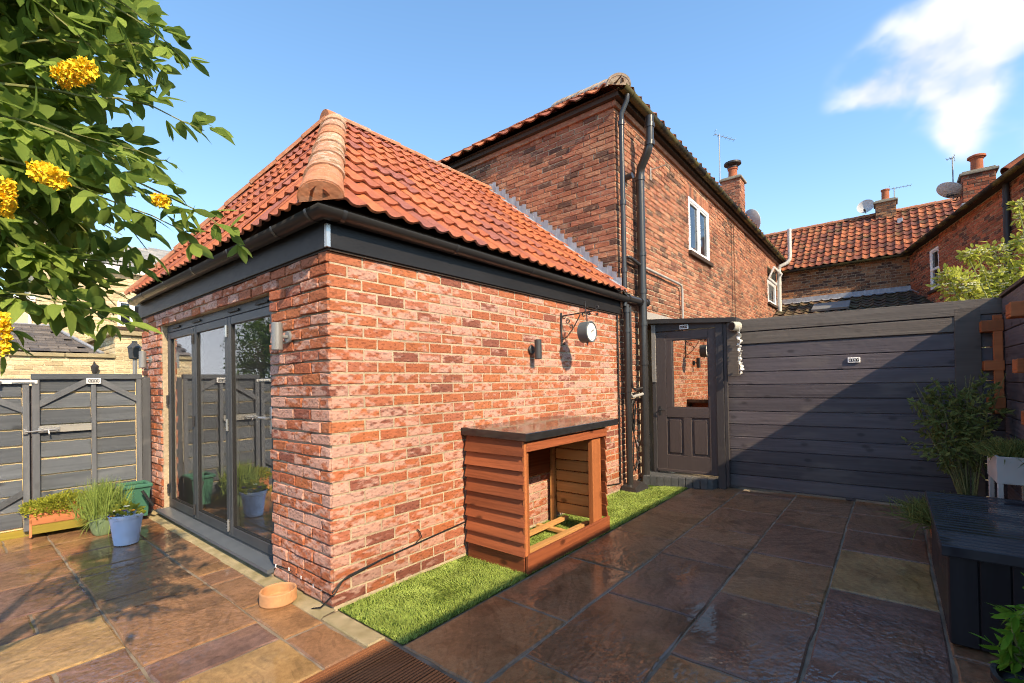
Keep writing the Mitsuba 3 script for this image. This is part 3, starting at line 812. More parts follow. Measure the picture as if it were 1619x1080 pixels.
for y in (1.735, 2.585 , 3.40):
    for z in (.20, 1.05, 1.85) if y < 3 else (.30, 1.25):
        put(BD + '__hinge', [tube([(X0 - .018, y, z - .05), (X0 - .018, y, z + .05)], .010, 8)] + [tube([(X0 - .018, y, z + q), (X0 - .018, y, z + q + .006)], .0125, 8) for q in (-.03, 0, .03)], 'mat_iron' if y > 2 else 'mat_steel')
put(BD + '__handle', [cbox((X0 - .02, .885, 1.02), (X0 - .008, .915, 1.22), .003), tube([(X0 - .05, .90, 1.135), (X0 - .05, 1.03, 1.135)], .009), tube([(X0 - .01, .90, 1.135), (X0 - .05, .90, 1.135)], .009)], 'mat_steel', 40)
for y in (1.05, 1.60, 2.50, 3.1):
    put(BD + '__trickle_vent', cbox((X0 - .016, y - .11, DZ - .05), (X0 - .001, y + .11, DZ - .03), .003), 'mat_cable')
put(EX + '__door_sill', place(prism([(-.105, .045), (-.10, .060), (.06, .078), (.06, .05), (-.10, .038)], DY1 - DY0 + .04), (0, DY0 - .03, 0), (1, 0, 0), (0, 0, 1), (0, 1, 0)) if False else
    (lambda pf: (np.vstack([np.c_[pf[:, 0], np.full(len(pf), y), pf[:, 1]] for y in (DY0 - .02, DY1 + .05)]), np.vstack([quads([[i, (i + 1) % 5, (i + 1) % 5 + 5, i + 5] for i in range(5)]), [[0, 2, 1], [0, 3, 2], [0, 4, 3], [5, 6, 7], [5, 7, 8], [5, 8, 9]]])))(np.array([(-.064, .055), (-.061, .076), (.046, .092), (.046, .05), (-.058, .049)])), 'mat_sill')
put(EX + '__door_plinth', box((-.022, DY0, -.05), (-.0005, DY1, .045)), 'mat_joint')

# wall lamps
def wall_lamp(at, out, label, mat, smooth=35):
    t = thing('wall_lamp', label, 'wall lamp', 'cylinder lamps on the extension walls')
    at, out = np.asarray(at, float), np.asarray(out, float)
    c = at + out * .085
    put(t + '__body', [lathe([(0, -.092), (.028, -.092), (.034, -.088), (.034, .088), (.030, .092), (.022, .088), (0, .086)], 20, c)], mat, 30)
    put(t + '__bracket', [axis_lathe([(0, 0), (.042, 0), (.042, .014), (.036, .018), (0, .018)], at + out * .002, out, 20), tube([at + out * .015, c], .013)], mat, 30)
LAMP = 'grey cylinder wall lamp '
wall_lamp((2.02, -.008, 1.675), (0, -1, 0), 'dark cylinder wall lamp on the sunlit side wall left of the clock', 'mat_lamp_dark')
wall_lamp((-.012, .50, 1.70), (-1, 0, 0), LAMP + 'by the near edge of the folding doors', 'mat_lamp_grey')
wall_lamp((-.012, 3.80, 1.70), (-1, 0, 0), LAMP + 'on the narrow brick pier beyond the folding doors', 'mat_lamp_grey')
Z1 = V3(0, 0, 1)
# ================================================================== clock, log store, things on the turf
ck = thing('station_clock', 'double faced dark clock hanging from a scrolled iron bracket on the sunlit brick wall', 'clock')
bx_ = 2.545
put(ck + '__bracket', [cbox((bx_ - .012, -.018, 1.74), (bx_ + .012, -.008, 2.08), .002), bar((bx_, -.01, 2.045), (bx_, -.43, 2.06), .012, .012)]
    + [tube([(bx_, -.02 - .22 * t, 1.80 + .24 * t ** 1.6) for t in np.linspace(0, 1, 8)], .006, 6)]
    + [tube([(bx_, cy + r * math.cos(a) * (1 - a / 14), cz + r * math.sin(a) * (1 - a / 14)) for a in np.linspace(a0, a0 + 7.5, 18)], .005, 6)
       for cy, cz, r, a0 in ((-.045, 2.03, .022, 0), (-.09, 1.985, .03, 1), (-.13, 1.93, .026, 2), (-.28, 2.03, .022, 0), (-.34, 2.04, .022, 3), (-.43, 2.085, .022, 1), (-.43, 2.025, .02, 4), (-.04, 1.76, .018, 2))]
    + [tube([(bx_, -.30, 2.06), (bx_, -.30, 2.15)], .006, 6), tube([(bx_, -.275, 2.105), (bx_, -.325, 2.105)], .006, 6), lathe([(0, -.014), (.012, 0), (0, .014)], 8, (bx_, -.30, 2.15)),
       tube([(bx_, -.315, 2.06), (bx_, -.315, 1.955)], .006, 6)], 'mat_iron')
cc = V3(bx_, -.315, 1.855)
put(ck + '__case', [axis_lathe([(.088, -.052), (.098, -.056), (.104, -.052), (.104, .052), (.098, .056), (.088, .052)], cc, (0, -1, 0), 32), lathe([(0, -.135), (.008, -.128), (.006, -.118), (.012, -.104), (0, -.10)], 10, cc)], 'mat_clock_case', 30)
for s in (-1, 1):
    N_ = V3(0, s, 0); U = V3(-s, 0, 0)
    d = put(ck + '__dial', axis_lathe([(0, 0), (.089, 0)], cc + N_ * .049, N_, 32), 'mat_clock_white')
    put(d + '__hour_mark', [bar(cc + N_ * .050 + (U * math.sin(k * math.pi / 6) + Z1 * math.cos(k * math.pi / 6)) * .070, cc + N_ * .050 + (U * math.sin(k * math.pi / 6) + Z1 * math.cos(k * math.pi / 6)) * .081, .004, .001, N_, .0002) for k in range(12)], 'mat_cable', kind='stuff')
    for a, l, w in ((math.radians(66), .064, .006), (math.radians(58), .044, .008)):
        e = U * math.sin(a) + Z1 * math.cos(a)
        put(d + '__hand', bar(cc + N_ * .0515 - e * .02, cc + N_ * .0515 + e * l, w, .0015, N_, .0003), 'mat_cable')

ls = thing('log_store', 'empty red brown timber log store with a black felt top standing against the brick wall', 'log store')
lx0, lx1, ly0, ly1 = 1.125, 2.30, -.605, -.035
put(ls + '__top', [place(cbox((0, 0, 0), (1.42, .65, .058), .004), (1.085, -.655, .948), (1, 0, .006), (0, 1, .022), (0, -.022, 1))], 'mat_felt')
for i in range(8):
    zb = .13 + i * .1015; d = .034
    for xa, sgn in ((lx0, -1), (lx1, 1)):
        v = np.array([[xa + sgn * (d + .004), ly0 - .012, zb], [xa + sgn * .004, ly0 - .012, zb + .118], [xa + sgn * (-.008), ly0 - .012, zb + .118], [xa + sgn * (d - .010), ly0 - .012, zb]])
        w_ = v.copy(); w_[:, 1] = ly1
        put(ls + '__slat', [(np.vstack([v, w_]) + [0, 0, rng.normal(0, .003)], quads([[0, 1, 2, 3], [4, 7, 6, 5], [0, 4, 5, 1], [1, 5, 6, 2], [2, 6, 7, 3], [3, 7, 4, 0]]), R2())], 'mat_log_store')
put(ls + '__skirt', [(*cbox((lx0 - .012, ly0 + .01, .0), (lx0 + .008, ly1, .15), .003), (.15, .3))], 'mat_log_store')
for x, y, m_ in ((lx0 + .01, ly0 + .005, 'mat_log_store_post'), (lx1 - .20, ly0 + .005, 'mat_log_store_post'), (lx1 - .055, ly1 - .05, 'mat_raw_pine'), (lx0 + .01, ly1 - .05, 'mat_raw_pine')):
    wx = .15 if x == lx1 - .20 else .045
    put(ls + '__post', [(*cbox((x, y, 0), (x + wx, y + .045, .94), .003), R2())], m_)
put(ls + '__corner_trim', [(*cbox((lx0 - .022, ly0 - .016, .13), (lx0 + .006, ly0 + .006, .945), .003), R2())], 'mat_log_store_post')
put(ls + '__head_rail', [(*cbox((lx0 + .006, ly0 - .02, .868), (lx1 + .03, ly0 + .003, .945), .003), (.75, .5))], 'mat_log_store')
put(ls + '__foot_rail', [(*cbox((lx0 - .004, ly0 - .022, .0), (lx1 + .05, ly0 + .003, .135), .003), (.35, .5))], 'mat_log_store')
put(ls + '__back_board', [(*cbox((lx0 + .05, ly1 - .018, .50), (lx1 - .06, ly1 - .004, .94), .003), (.3, .4))], 'mat_log_store')
for a, b in (((lx0 + .06, -.46, .075), (lx1 - .06, -.47, .075)), ((lx0 + .06, -.23, .075), (lx1 - .03, -.21, .075))):
    put(ls + '__floor_slat', [(*bar(a, b, .052, .03), R2())], 'mat_raw_pine')
for x in (lx1 - .35, lx0 + .3):
    put(ls + '__floor_slat', [(*bar((x, -.56, .045), (x + .03, -.08, .045), .05, .03), R2())], 'mat_raw_pine')
put(ls + '__lining', [(*cbox((lx1 - .020, ly0 + .05, .10 + i * .105), (lx1 - .006, ly1 - .055, .198 + i * .105), .006), R2()) for i in range(8)], 'mat_raw_pine')

cab = [(-.10, 3.9, .06), (-.05, 3.70, .05), (-.02, 3.5, .035)]
put('black_cable', [tube([(-.012, .80, .05), (-.012, .74, .105), (-.011, .55, .125), (-.011, .25, .10), (-.018, .03, .105), (-.011, -.004, .115)], .0055, 7), tube([(-.018, -.012, .12), (.03, -.012, .16), (.09, -.011, .185), (.35, -.011, .215), (.60, -.012, .235), (.85, -.012, .255), (1.13, -.012, .275)], .0055, 7),
    tube([(-.018, -.02, .10), (.05, -.012, .17), (.18, -.014, .19), (.40, -.015, .225)], .0045, 6), tube([(.62, -.012, .245), (.655, -.03, .28), (.645, -.02, .32), (.63, -.011, .335)], .0045, 6), tube([(-.018, -.02, .11), (-.06, .05, .03), (-.08, .12, .01)], .0045, 6),
    tube([(2.5, -.012, .12), (2.9, -.011, .12), (3.4, -.011, .14), (3.8, -.02, .10)], .006, 7)], 'mat_cable', 40, label='black cable clipped along the foot of the brick wall', cat='cable')
put('cable_clip', [cbox((-.019, y - .006, z - .010), (-.008, y + .006, z + .012), .001) for y, z in ((.12, .105), (.22, .10), (.38, .112), (.55, .125), (.75, .10))], 'mat_led', label='row of small white cable clips low on the door side wall', cat='cable clips', kind='stuff')

put('pet_bowl', lathe([(0, .0), (.098, .0), (.108, .008), (.108, .074), (.104, .080), (.098, .080), (.094, .074), (.094, .022), (.085, .016), (0, .016)], 36, (-.155, .40, .002)), 'mat_terracotta', 30,
    label='pale terracotta pet bowl on the wet paving by the house corner', cat='bowl')

# ================================================================== pots and plants by the gate
RIM = [(0, .006), (.085, .006), (.092, 0), (.094, .01)]
put('plant_pot', lathe([(0, 0), (.080, 0), (.088, .006), (.094, .05), (.104, .13), (.1135, .205), (.116, .225), (.126, .232), (.130, .252), (.130, .262), (.124, .266), (.116, .262), (.112, .235), (0, .235)], 40, (-.475, 2.645, .003)), 'mat_blue_pot', 30,
    label='pale blue round plastic pot holding pansies on the wet patio', cat='plant pot', group='pots by the gate')
put('plant_pot', lathe([(0, 0), (.062, 0), (.082, .03), (.098, .09), (.104, .15), (.105, .178), (.112, .182), (.112, .198), (.104, .200), (.10, .18), (0, .175)], 36, (-.545, 3.18, .003)), 'mat_sage_pot', 30,
    label='sage green rounded pot beside the pale blue pot', cat='plant pot', group='pots by the gate')
pb = thing('planter_box', 'orange brown wooden planter box with a mossy lower board by the gate', 'planter')
bo, bu, bw = V3(-.99, 3.52, .0), V3(.993, -.115, 0), V3(.115, .993, 0)
for k, (z0, z1, m_, d) in enumerate(((.045, .125, 'mat_planter_mossy', 0), (.128, .205, 'mat_planter_wood', 0), (.208, .275, 'mat_planter_wood', 0))):
    put(pb + '__board', [place((*cbox((0.0, -.002, z0), (.40, .016, z1), .003), R2()), bo, bu, bw, (0, 0, 1))], m_)
    put(pb + '__board', [place((*cbox((0.0, .19, z0), (.40, .206, z1), .003), R2()), bo, bu, bw, (0, 0, 1))], m_)
for x in (-.016, .40):
    put(pb + '__end_panel', [place((*cbox((x, -.004, .02), (x + .018, .208, .285), .003), R2()), bo, bu, bw, (0, 0, 1))], 'mat_planter_wood')
put(pb + '__soil', place(box((.004, .016, .05), (.396, .19, .245)), bo, bu, bw, (0, 0, 1)), 'mat_soil')
gt = thing('garden_trough', 'dark green plastic trough with a rolled rim behind the blue pot', 'trough')
tb_ = V3(-.235, 3.52, 0)
def trough(sx, sy, z0, z1, t):
    return [(np.array([[a * sx * q, b * sy * q, z] for q, z in ((.8, z0), (1, z1), (1 - t, z1), (.8 - t, z0 + .02)) for a, b in ((-1, -1), (1, -1), (1, 1), (-1, 1))]) + tb_,
             quads([[i * 4 + j, i * 4 + (j + 1) % 4, i * 4 + 4 + (j + 1) % 4, i * 4 + 4 + j] for i in range(3) for j in range(4)] + [[12, 13, 14, 15]]))]
put(gt + '__tub', trough(.105, .13, .05, .36, .06), 'mat_green_plastic')
put(gt + '__rim', [cbox(tb_ + V3(-.125, -.15, .350), tb_ + V3(.125, -.115, .385), .008), cbox(tb_ + V3(-.125, .115, .350), tb_ + V3(.125, .15, .385), .008), cbox(tb_ + V3(-.13, -.115, .352), tb_ + V3(-.095, .115, .384), .008), cbox(tb_ + V3(.095, -.115, .352), tb_ + V3(.13, .115, .384), .008)], 'mat_green_plastic')
put(gt + '__handle', tube([tb_ + V3(.02, -.20, .33), tb_ + V3(.06, -.23, .24), tb_ + V3(.10, -.24, .17)], .013, 8), 'mat_cable', 40)
# plants
def mound(name, at, rx, ry, h, n, bsdf, ln, wd, label, cat, spiky=False, flowers=None, group=None):
    at = V3(*at)
    if spiky:
        b = at + np.c_[rng.normal(0, rx * .3, n), rng.normal(0, ry * .3, n), np.zeros(n)]
        d = rdir(n, 1.6); tip = b + d * np.c_[np.full(n, rx * 1.1), np.full(n, ry * 1.1), np.full(n, h)] * rng.uniform(.5, 1.0, (n, 1))
        put_ = blades(b, tip, wd)
        t = thing(name, label, cat, group)
        put(t + '__foliage', put_, bsdf, kind='stuff')
    else:
        q = rdir(n); q[:, 2] = np.abs(q[:, 2])
        r = rng.uniform(.55, 1.0, (n, 1)) ** .6
        lump = .75 + .5 * meshkit.noise(q * 2.6 + at * 3)
        pos = at + q * r * lump[:, None] * [rx, ry, h]
        d = q + rdir(n) * .8 + [0, 0, .35]
        t = thing(name, label, cat, group)
        put(t + '__foliage', leaves(pos, d, rdir(n, 1.2), ln * rng.uniform(.6, 1.2, n), wd), bsdf, kind='stuff')
    st = [tube([at + V3(*rng.normal(0, .02, 2), -.02), at + V3(rng.normal(0, rx * .4), rng.normal(0, ry * .4), h * .7)], .003, 5) for _ in range(7)]
    put(t + '__stem', st, 'mat_twig')
    if flowers:
        for (m_, k, s) in flowers:
            q = rdir(k); q[:, 2] = np.abs(q[:, 2]); c = at + q * [rx, ry, h] * .95
            put(t + '__flower', [leaves(np.repeat(c, 5, 0), np.c_[np.cos(np.tile(np.arange(5) * 1.257, k)), np.sin(np.tile(np.arange(5) * 1.257, k)), np.full(5 * k, .4)], np.tile([[0, -.6, 1.0]], (5 * k, 1)), s, s * .9)], m_, kind='stuff')
    return t
mound('pansy_plant', (-.475, 2.645, .245), .12, .12, .095, 130, 'leaf_golden', .05, .028, 'small pansies with yellow green leaves in the pale blue pot', 'plant', flowers=[('mat_violet_bloom', 4, .026), ('mat_white_bloom', 2, .026), ('mat_orange_bloom', 4, .024)])
mound('lavender_plant', (-.545, 3.18, .18), .20, .18, .40, 1500, 'leaf_lavender', .1, .0065, 'spiky light green lavender growing in the sage green pot', 'plant', spiky=True)
mound('thyme_plant', bo + bu * .2 + bw * .10 + V3(0, 0, .24), .28, .16, .135, 4200, 'leaf_golden', .022, .011, 'golden green mounded plant spilling over the wooden planter box', 'plant')
dn = rng.uniform(0, 1, 260)
k_ = len(dn)
pp = bo + bu * (-.05 + .46 * dn[:, None]) + np.c_[np.zeros(k_), np.zeros(k_), .275 - rng.exponential(.025, k_)] + bw * -.012
put('thyme_plant__trailing_stem', leaves(pp, rdir(k_, -.6), rdir(k_, .5), .024, .012), 'leaf_golden', kind='stuff')

# ================================================================== gates
YG = 3.70
def gate(name, label, x0, x1, z0, z1, muntin, braces, nb):
    t = thing(name, label, 'gate', 'grey boarded garden gates')
    put(t + '__backing', box((x0 + .045, YG + .020, z0 + .02), (x1 - .04, YG + .028, z1 - .02)), 'mat_gap')
    h = (z1 - z0 - .06) / nb
    for i in range(nb):
        za = z0 + .03 + i * h
        segs = [(x0 + .05, x1 - .05)] if muntin is None else [(x0 + .05, muntin - .02), (muntin + .02, x1 - .05)]
        for a, b in segs:
            # feather-edged: the lower edge stands proud
            v = np.array([[a, YG + .0, za + .015], [a, YG + .013, za + h - .004], [a, YG + .020, za + h - .004], [a, YG + .0185, za + .015]]) + [0, 0, rng.normal(0, .0015)]
            w_ = v.copy(); w_[:, 0] = b
            put(t + '__board', [(np.vstack([v, w_]), quads([[3, 2, 1, 0], [4, 5, 6, 7], [0, 1, 5, 4], [1, 2, 6, 5], [2, 3, 7, 6], [3, 0, 4, 7]]), R2())], 'mat_gate')
    for a, b in ((x0, x0 + .052), (x1 - .045, x1)) + (((muntin - .019, muntin + .019),) if muntin else ()):
        put(t + '__stile', [(*cbox((a, YG - .024, z0), (b, YG - .002, z1 - .055), .003), R2())], 'mat_gate_frame')
    put(t + '__top_rail', [(*cbox((x0 - .004, YG - .028, z1 - .055), (x1 + .004, YG + .03, z1), .004), R2())], 'mat_gate')
    for a, b in braces:
        put(t + '__brace', [(*bar((a[0], YG - .012, a[1]), (b[0], YG - .012, b[1]), .018, .055, (0, 0, 1)), R2())], 'mat_gate_frame')
    return t
P('mat_gap', timber((.55, .42, .22), (.68, .54, .32), False, 0.0), 0.8, 0.2)
g1 = gate('garden_gate', 'grey boarded garden gate with two diagonal braces beside the house corner', -.968, -.135, .05, 1.535, -.527, [((-.56, 1.475), (-.93, 1.235)), ((-.49, 1.475), (-.165, 1.26))], 9)
g2 = gate('garden_gate', 'grey boarded gate leaf at the left edge with a galvanised strap along its top', -1.90, -.985, .05, 1.49, None, [((-1.44, 1.44), (-1.02, 1.19)), ((-1.44, .15), (-1.02, .42))], 9)
put(g1 + '__latch_board', [(*cbox((-.92, YG - .032, .965), (-.545, YG - .012, 1.035), .003), R2())], 'mat_latch')
P('mat_latch', timber((.28, .27, .25), (.40, .39, .36)), 0.8, 0.2)
put(g1 + '__bolt', [tube([(-1.02, YG - .05, .985), (-.79, YG - .05, .995)], .0075, 8), cbox((-.93, YG - .042, .97), (-.78, YG - .034, 1.015), .002), cbox((-.91, YG - .058, .975), (-.895, YG - .04, 1.01), .002), cbox((-.81, YG - .058, .975), (-.795, YG - .04, 1.01), .002), tube([(-.86, YG - .05, .99), (-.86, YG - .065, .96), (-.855, YG - .06, .945)], .006, 6), cbox((-1.03, YG - .05, .965), (-1.0, YG - .02, 1.01), .002)], 'mat_steel', 40)
put(g2 + '__strap', [cbox((-1.50, YG - .034, 1.44), (-.93, YG - .028, 1.475), .002), tube([(-1.10, YG - .045, 1.457), (-.955, YG - .045, 1.457)], .007, 8)], 'mat_galvanised')
P('mat_galvanised', (.62, .62, .60), 0.5, 0.5, metallic=0.3)
put(g2 + '__bolt', [tube([(-1.18, YG - .05, 1.455), (-1.18, YG - .05, 1.42)], .008, 8), lathe([(0, -.006), (.016, -.006), (.016, .006), (0, .006)], 10, (-1.18, YG - .045, 1.46))], 'mat_steel', 40)
fp = thing('fence_panel', 'grey boarded fence panel continuing past the gates outside the frame', 'fence')
for i in range(9): put(fp + '__board', [(*cbox((-4.4, YG, .08 + .155 * i), (-1.92, YG + .018, .08 + .155 * i + .145), .003), R2())], 'mat_gate')
for x in (-4.4, -3.2, -2.0): put(fp + '__post', [(*cbox((x, YG + .019, 0), (x + .075, YG + .09, 1.55), .004), R2())], 'mat_gate_frame')
put('gate_post', [(*cbox((-.130, YG - .01, 0), (-.055, YG + .07, 1.50), .004), R2())], 'mat_gate_frame', label='grey timber gate post against the brick wall', cat='post')
put('gate_post', [(*cbox((-1.03, YG + .03, 0), (-.93, YG + .10, 1.42), .004), R2())], 'mat_fence', label='dark post behind the gap between the two garden gates', cat='post')
put('gravel_board', [(*cbox((-2.0, YG + .03, -.03), (-.06, YG + .06, .09), .004), R2())], 'mat_planter_mossy', label='mossy low board under the garden gates', cat='board')
pb2 = [thing('back_garden_fence', 'boarded timber fence of the next yard behind the gates', 'fence')]

def solar_light(at, u, n, label):
    """a small solar light: white frame, black panel with four lamps"""
    t = thing('solar_light', label, 'solar light', 'small solar lights on the fences')
    at, u, n = V3(*at), V3(*u), V3(*n); w = V3(0, 0, 1)
    put(t + '__case', [place(cbox((-.056, -.029, 0), (.056, .029, .018), .004), at, u, w, n)], 'mat_led')
    put(t + '__panel', [place(cbox((-.044, -.017, .018), (.044, .017, .0195), .0008), at, u, w, n)], 'mat_cable')
    for k in range(4):
        c = at + u * (-.033 + .022 * k)
        put(t + '__lamp', [place((*bar((-.006, -.008, .0203), (.006, .008, .0203), .0035, .0016, (0, 0, 1), .0003),), c, u, w, n), place((*bar((-.006, .008, .0203), (.006, -.008, .0203), .0035, .0016, (0, 0, 1), .0003),), c, u, w, n)], 'mat_led')
    return t
solar_light((-.528, YG - .026, 1.463), (1, 0, 0), (0, -1, 0), 'white framed solar light at the top of the garden gate')
scene.pop(pb2[0], None); labels.pop(pb2[0], None)

# ================================================================== back fence and porch
FO, FU = V3(4.765, -1.023, 0), V3(.049, -.9988, 0); FN = V3(-.9988, -.049, 0)
bf = thing('timber_fence', 'tall dark grey painted fence of wide horizontal boards at the end of the patio', 'fence')
zs = [.03, .178, .337, .495, .648, .808, .966, 1.127, 1.290, 1.450, 1.614, 1.78]
for i in range(11):
    put(bf + '__board', [place((*cbox((.0, zs[i] + .004 + rng.normal(0, .0015), .0), (2.12, zs[i + 1] - .004,   .018 + rng.normal(0, .0025)), .004), (q_ := R2())), FO, FU, (0, 0, 1), FN), place((*box((.0, zs[i] - .008, -.010), (2.12, zs[i + 1] - .012, -.0005)), q_), FO, FU, (0, 0, 1), FN)], 'mat_fence')
put(bf + '__back_rail', [place(box((.0, 1.77, -.03), (2.46, 1.96, -.002)), FO, FU, (0, 0, 1), FN)], 'mat_fence')
put(bf + '__board', [place((*cbox((.12, 1.792, .004), (2.12, 1.935, .030), .004), R2()), FO, FU, (0, 0, 1), FN)], 'mat_fence_cap')
put(bf + '__board', [place((*cbox((.0, 1.945, .008), (2.48, 2.095, .036), .004), R2()), FO, FU, (0, 0, 1), FN)], 'mat_fence_cap')
for i in range(12):
    put(bf + '__board', [place((*cbox((2.20, .03 + i * .16, .0), (2.46, .03 + i * .16 + .152, .018), .004), R2()), FO, FU, (0, 0, 1), FN)], 'mat_fence')
put(bf + '__post', [place((*cbox((2.11, .0, .01), (2.30, 2.02, .037), .004), R2()), FO, FU, (0, 0, 1), FN)], 'mat_fence_cap')
for u_ in (.02, 1.2, 2.38): put(bf + '__post', [place((*cbox((u_, .0, -.09), (u_ + .09, 2.05, -.002), .004), R2()), FO, FU, (0, 0, 1), FN)], 'mat_fence')
fa = ray_at(1350, 569.5, FN, FN @ FO)
solar_light(fa + FN * .019, FU, FN, 'white framed solar light on the tall dark fence')

PA, PU = V3(4.62, -.1, 0), V3(.035, -.99939, 0); PN = V3(-.99939, -.035, 0); Z1 = V3(0, 0, 1)
pc = thing('timber_porch', 'small dark painted porch with a half glazed door in the corner by the pipes', 'porch')
pl = lambda lo, hi, c=.003: place((*cbox(lo, hi, c), R2()), PA, PU, Z1, PN)
for a, b, z0, z1, d0, d1 in ((.020, .070, 0, 2.10, -.06, .012), (.842, .930, .0, 2.06, -.05, .03)):
    put(pc + '__post', [pl((a, z0, d0), (b, z1, d1))], 'mat_porch')
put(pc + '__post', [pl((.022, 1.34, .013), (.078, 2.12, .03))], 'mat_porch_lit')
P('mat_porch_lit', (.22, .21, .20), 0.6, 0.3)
put(pc + '__head_board', [pl((.02, 2.02, -.03), (.96, 2.12, .014))], 'mat_porch')
put(pc + '__side_board', [pl((.933, .03, -.02), (.972, 2.05, .02))], 'mat_porch')
pr_ = V3(0, 0, 0)
rp = [PA - PU * .01 + PN * .08, PA + PU * 1.095 + PN * .08, PA + PU * 1.095 - PN * 1.5, V3(6.2, -.012, 0), V3(4.55, -.012, 0)]
zt = [2.195, 2.115, 2.15, 2.24, 2.20]
rv_ = np.array([p + Z1 * z for p, z in zip(rp, zt)] + [p + Z1 * (z - .058) for p, z in zip(rp, zt)])
put(pc + '__roof', (rv_, np.vstack([[[0, 1, 2], [0, 2, 3], [0, 3, 4], [5, 7, 6], [5, 8, 7], [5, 9, 8]], quads([[i, i + 5, (i + 1) % 5 + 5, (i + 1) % 5] for i in range(5)])])), 'mat_porch_roof')
P('mat_porch_roof', lambda p, n, uv: mi.Color3f(.035, .033, .034) * (0.8 + 0.4 * noise(p.x * 9, p.y * 9, p.z * 9)), 0.6, 0.3)
pd = pc + '__door'
dl = lambda lo, hi, c=.004: place((*cbox(lo, hi, c), (.5, .5)), PA, PU, Z1, PN)
put(pd, [dl((.070, .150, -.035), (.205, 2.012, .002)), dl((.745, .150, -.035), (.840, 2.012, .002)), dl((.205, 1.897, -.035), (.745, 2.012, .0015)), dl((.205, 1.0, -.035), (.29, 1.897, .0015)), dl((.205, .872, -.035), (.745, 1.0, .0015)),
         dl((.205, .150, -.035), (.745, .372, .0015)), dl((.420, .372, -.035), (.522, .872, .0012)), dl((.070, .150, .002), (.840, .185, .02))], 'mat_porch_door')
for a, b in ((.205, .420), (.522, .745)):
    put(pd + '__panel', [dl((a, .372, -.03), (b, .872, -.016), .001), dl((a + .03, .402, -.016), (b - .03, .842, -.003), .011)], 'mat_porch_door')
put(pd + '__glass', place(box((.29, 1.0, -.022), (.745, 1.897, -.016)), PA, PU, Z1, PN), 'mat_mirror_pane')
put(pd + '__glazing_bead', [dl((.29, 1.0, -.016), (.302, 1.897, -.004), .002), dl((.733, 1.0, -.016), (.745, 1.897, -.004), .002), dl((.302, 1.0, -.016), (.733, 1.012, -.004), .002), dl((.302, 1.885, -.016), (.733, 1.897, -.004), .002)], 'mat_porch_door')
put(pd + '__handle', [place(tube([(.12, .97, .005), (.12, .97, .05), (.20, .97, .05)], .008), PA, PU, Z1, PN), dl((.105, .90, .002), (.135, 1.02, .008), .002)], 'mat_iron', 40)
fa = PA + PU * .46 + Z1 * 2.055 + PN * .016
solar_light(fa, PU, PN, 'small solar light above the porch door')
put(pc + '__wall_panel', box((4.72, -.99, .0), (5.6, -.95, 2.05)), 'mat_porch')
SA, SU = V3(4.285, -.10, 0), V3(.245, -.9695, 0); SN = V3(-.9695, -.245, 0)
for i in range(9):
    put(pc + '__step_brick', [place((*cbox((.0 + i * .087, .0, -.12), (.0 + i * .087 + .082, .126 + rng.normal(0, .002), .0), .005), (.25 + .3 * rng.random(), rng.random())), SA, SU, Z1, SN)], 'mat_step')
put(pc + '__step_bed', (np.array([[4.36, -.06, .0], [4.66, -.06, .0], [4.70, -.95, .0], [4.53, -.90, .0], [4.36, -.06, .122], [4.66, -.06, .122], [4.70, -.95, .122], [4.53, -.90, .122]]), quads([[4, 7, 6, 5], [0, 4, 5, 1], [1, 5, 6, 2], [2, 6, 7, 3], [3, 7, 4, 0]])), 'mat_step')
dr_ = thing('round_lamp', 'round brown and cream drum lamp on the board beside the porch', 'outdoor lamp')
put(dr_ + '__board', [place((*cbox((.982, 1.40, .03), (1.108, 2.06, .05), .003), R2()), PA, PU, Z1, PN)], 'mat_fence_cap')
ca = PA + PU * 1.12 + Z1 * 2.0 + PN * .055
put(dr_ + '__drum', axis_lathe([(.052, 0), (.056, .004), (.056, .10), (.05, .105), (0, .105)], ca + PN * .0, PN * .8 - PU * .55, 28), 'mat_drum', 30)
P('mat_drum', (.40, .38, .31), 0.6, 0.3)
put(dr_ + '__face', axis_lathe([(0, 0), (.050, 0)], ca + (PN * .8 - PU * .55) / np.linalg.norm(PN * .8 - PU * .55) * .107, PN * .8 - PU * .55, 24), 'mat_soffit')
sh = thing('shell_string', 'string of white shells and beads hanging beside the porch', 'wind chime')
sp_ = PA + PU * 1.14 + PN * .12
put(sh + '__cord', tube([sp_ + Z1 * 2.0, sp_ + Z1 * 1.42], .0022, 5), 'mat_led')
for i in range(38):
    z = 1.93 - i * .0135
    c = sp_ + Z1 * z + PU * rng.normal(0, .014) + PN * rng.normal(0, .014)
    s = rng.uniform(.012, .026)
    v, f = lathe([(0, -.3), (.75, -.16), (1, 0), (.7, .2), (0, .3)], 7)
    q = trimesh.transformations.random_rotation_matrix(rng.random(3))[:3, :3]
    put(sh + '__shell', [(v @ q.T * s + c, f, R2())], 'mat_shell')

# ================================================================== south fence, bench, planters
sf = thing('timber_fence', 'dark grey boarded fence down the right side behind the storage bench', 'fence')
YS = -3.46
for k, (xa, xb) in enumerate(((2.52, 4.80), (.42, 2.50), (-1.68, .40), (-3.78, -1.70))):
    for i in range(13):
        put(sf + '__board', [(*cbox((xa, YS - .02 + rng.normal(0, .002), .03 + i * .158), (xb, YS, .03 + i * .158 + .150), .004), R2())], 'mat_fence')
put(sf + '__backing', box((-3.78, YS - .032, .0), (4.86, YS - .0235, 2.09)), 'mat_fence')
for x in (4.80, 2.46, .36, -1.74, -3.8): put(sf + '__post', [(*cbox((x, YS - .10, 0), (x + .09, YS - .021, 2.09), .004), R2())], 'mat_fence')
put(sf + '__capping', [(*cbox((-3.8, YS - .06, 2.092), (4.86, YS + .012, 2.125), .004), R2())], 'mat_fence_cap')

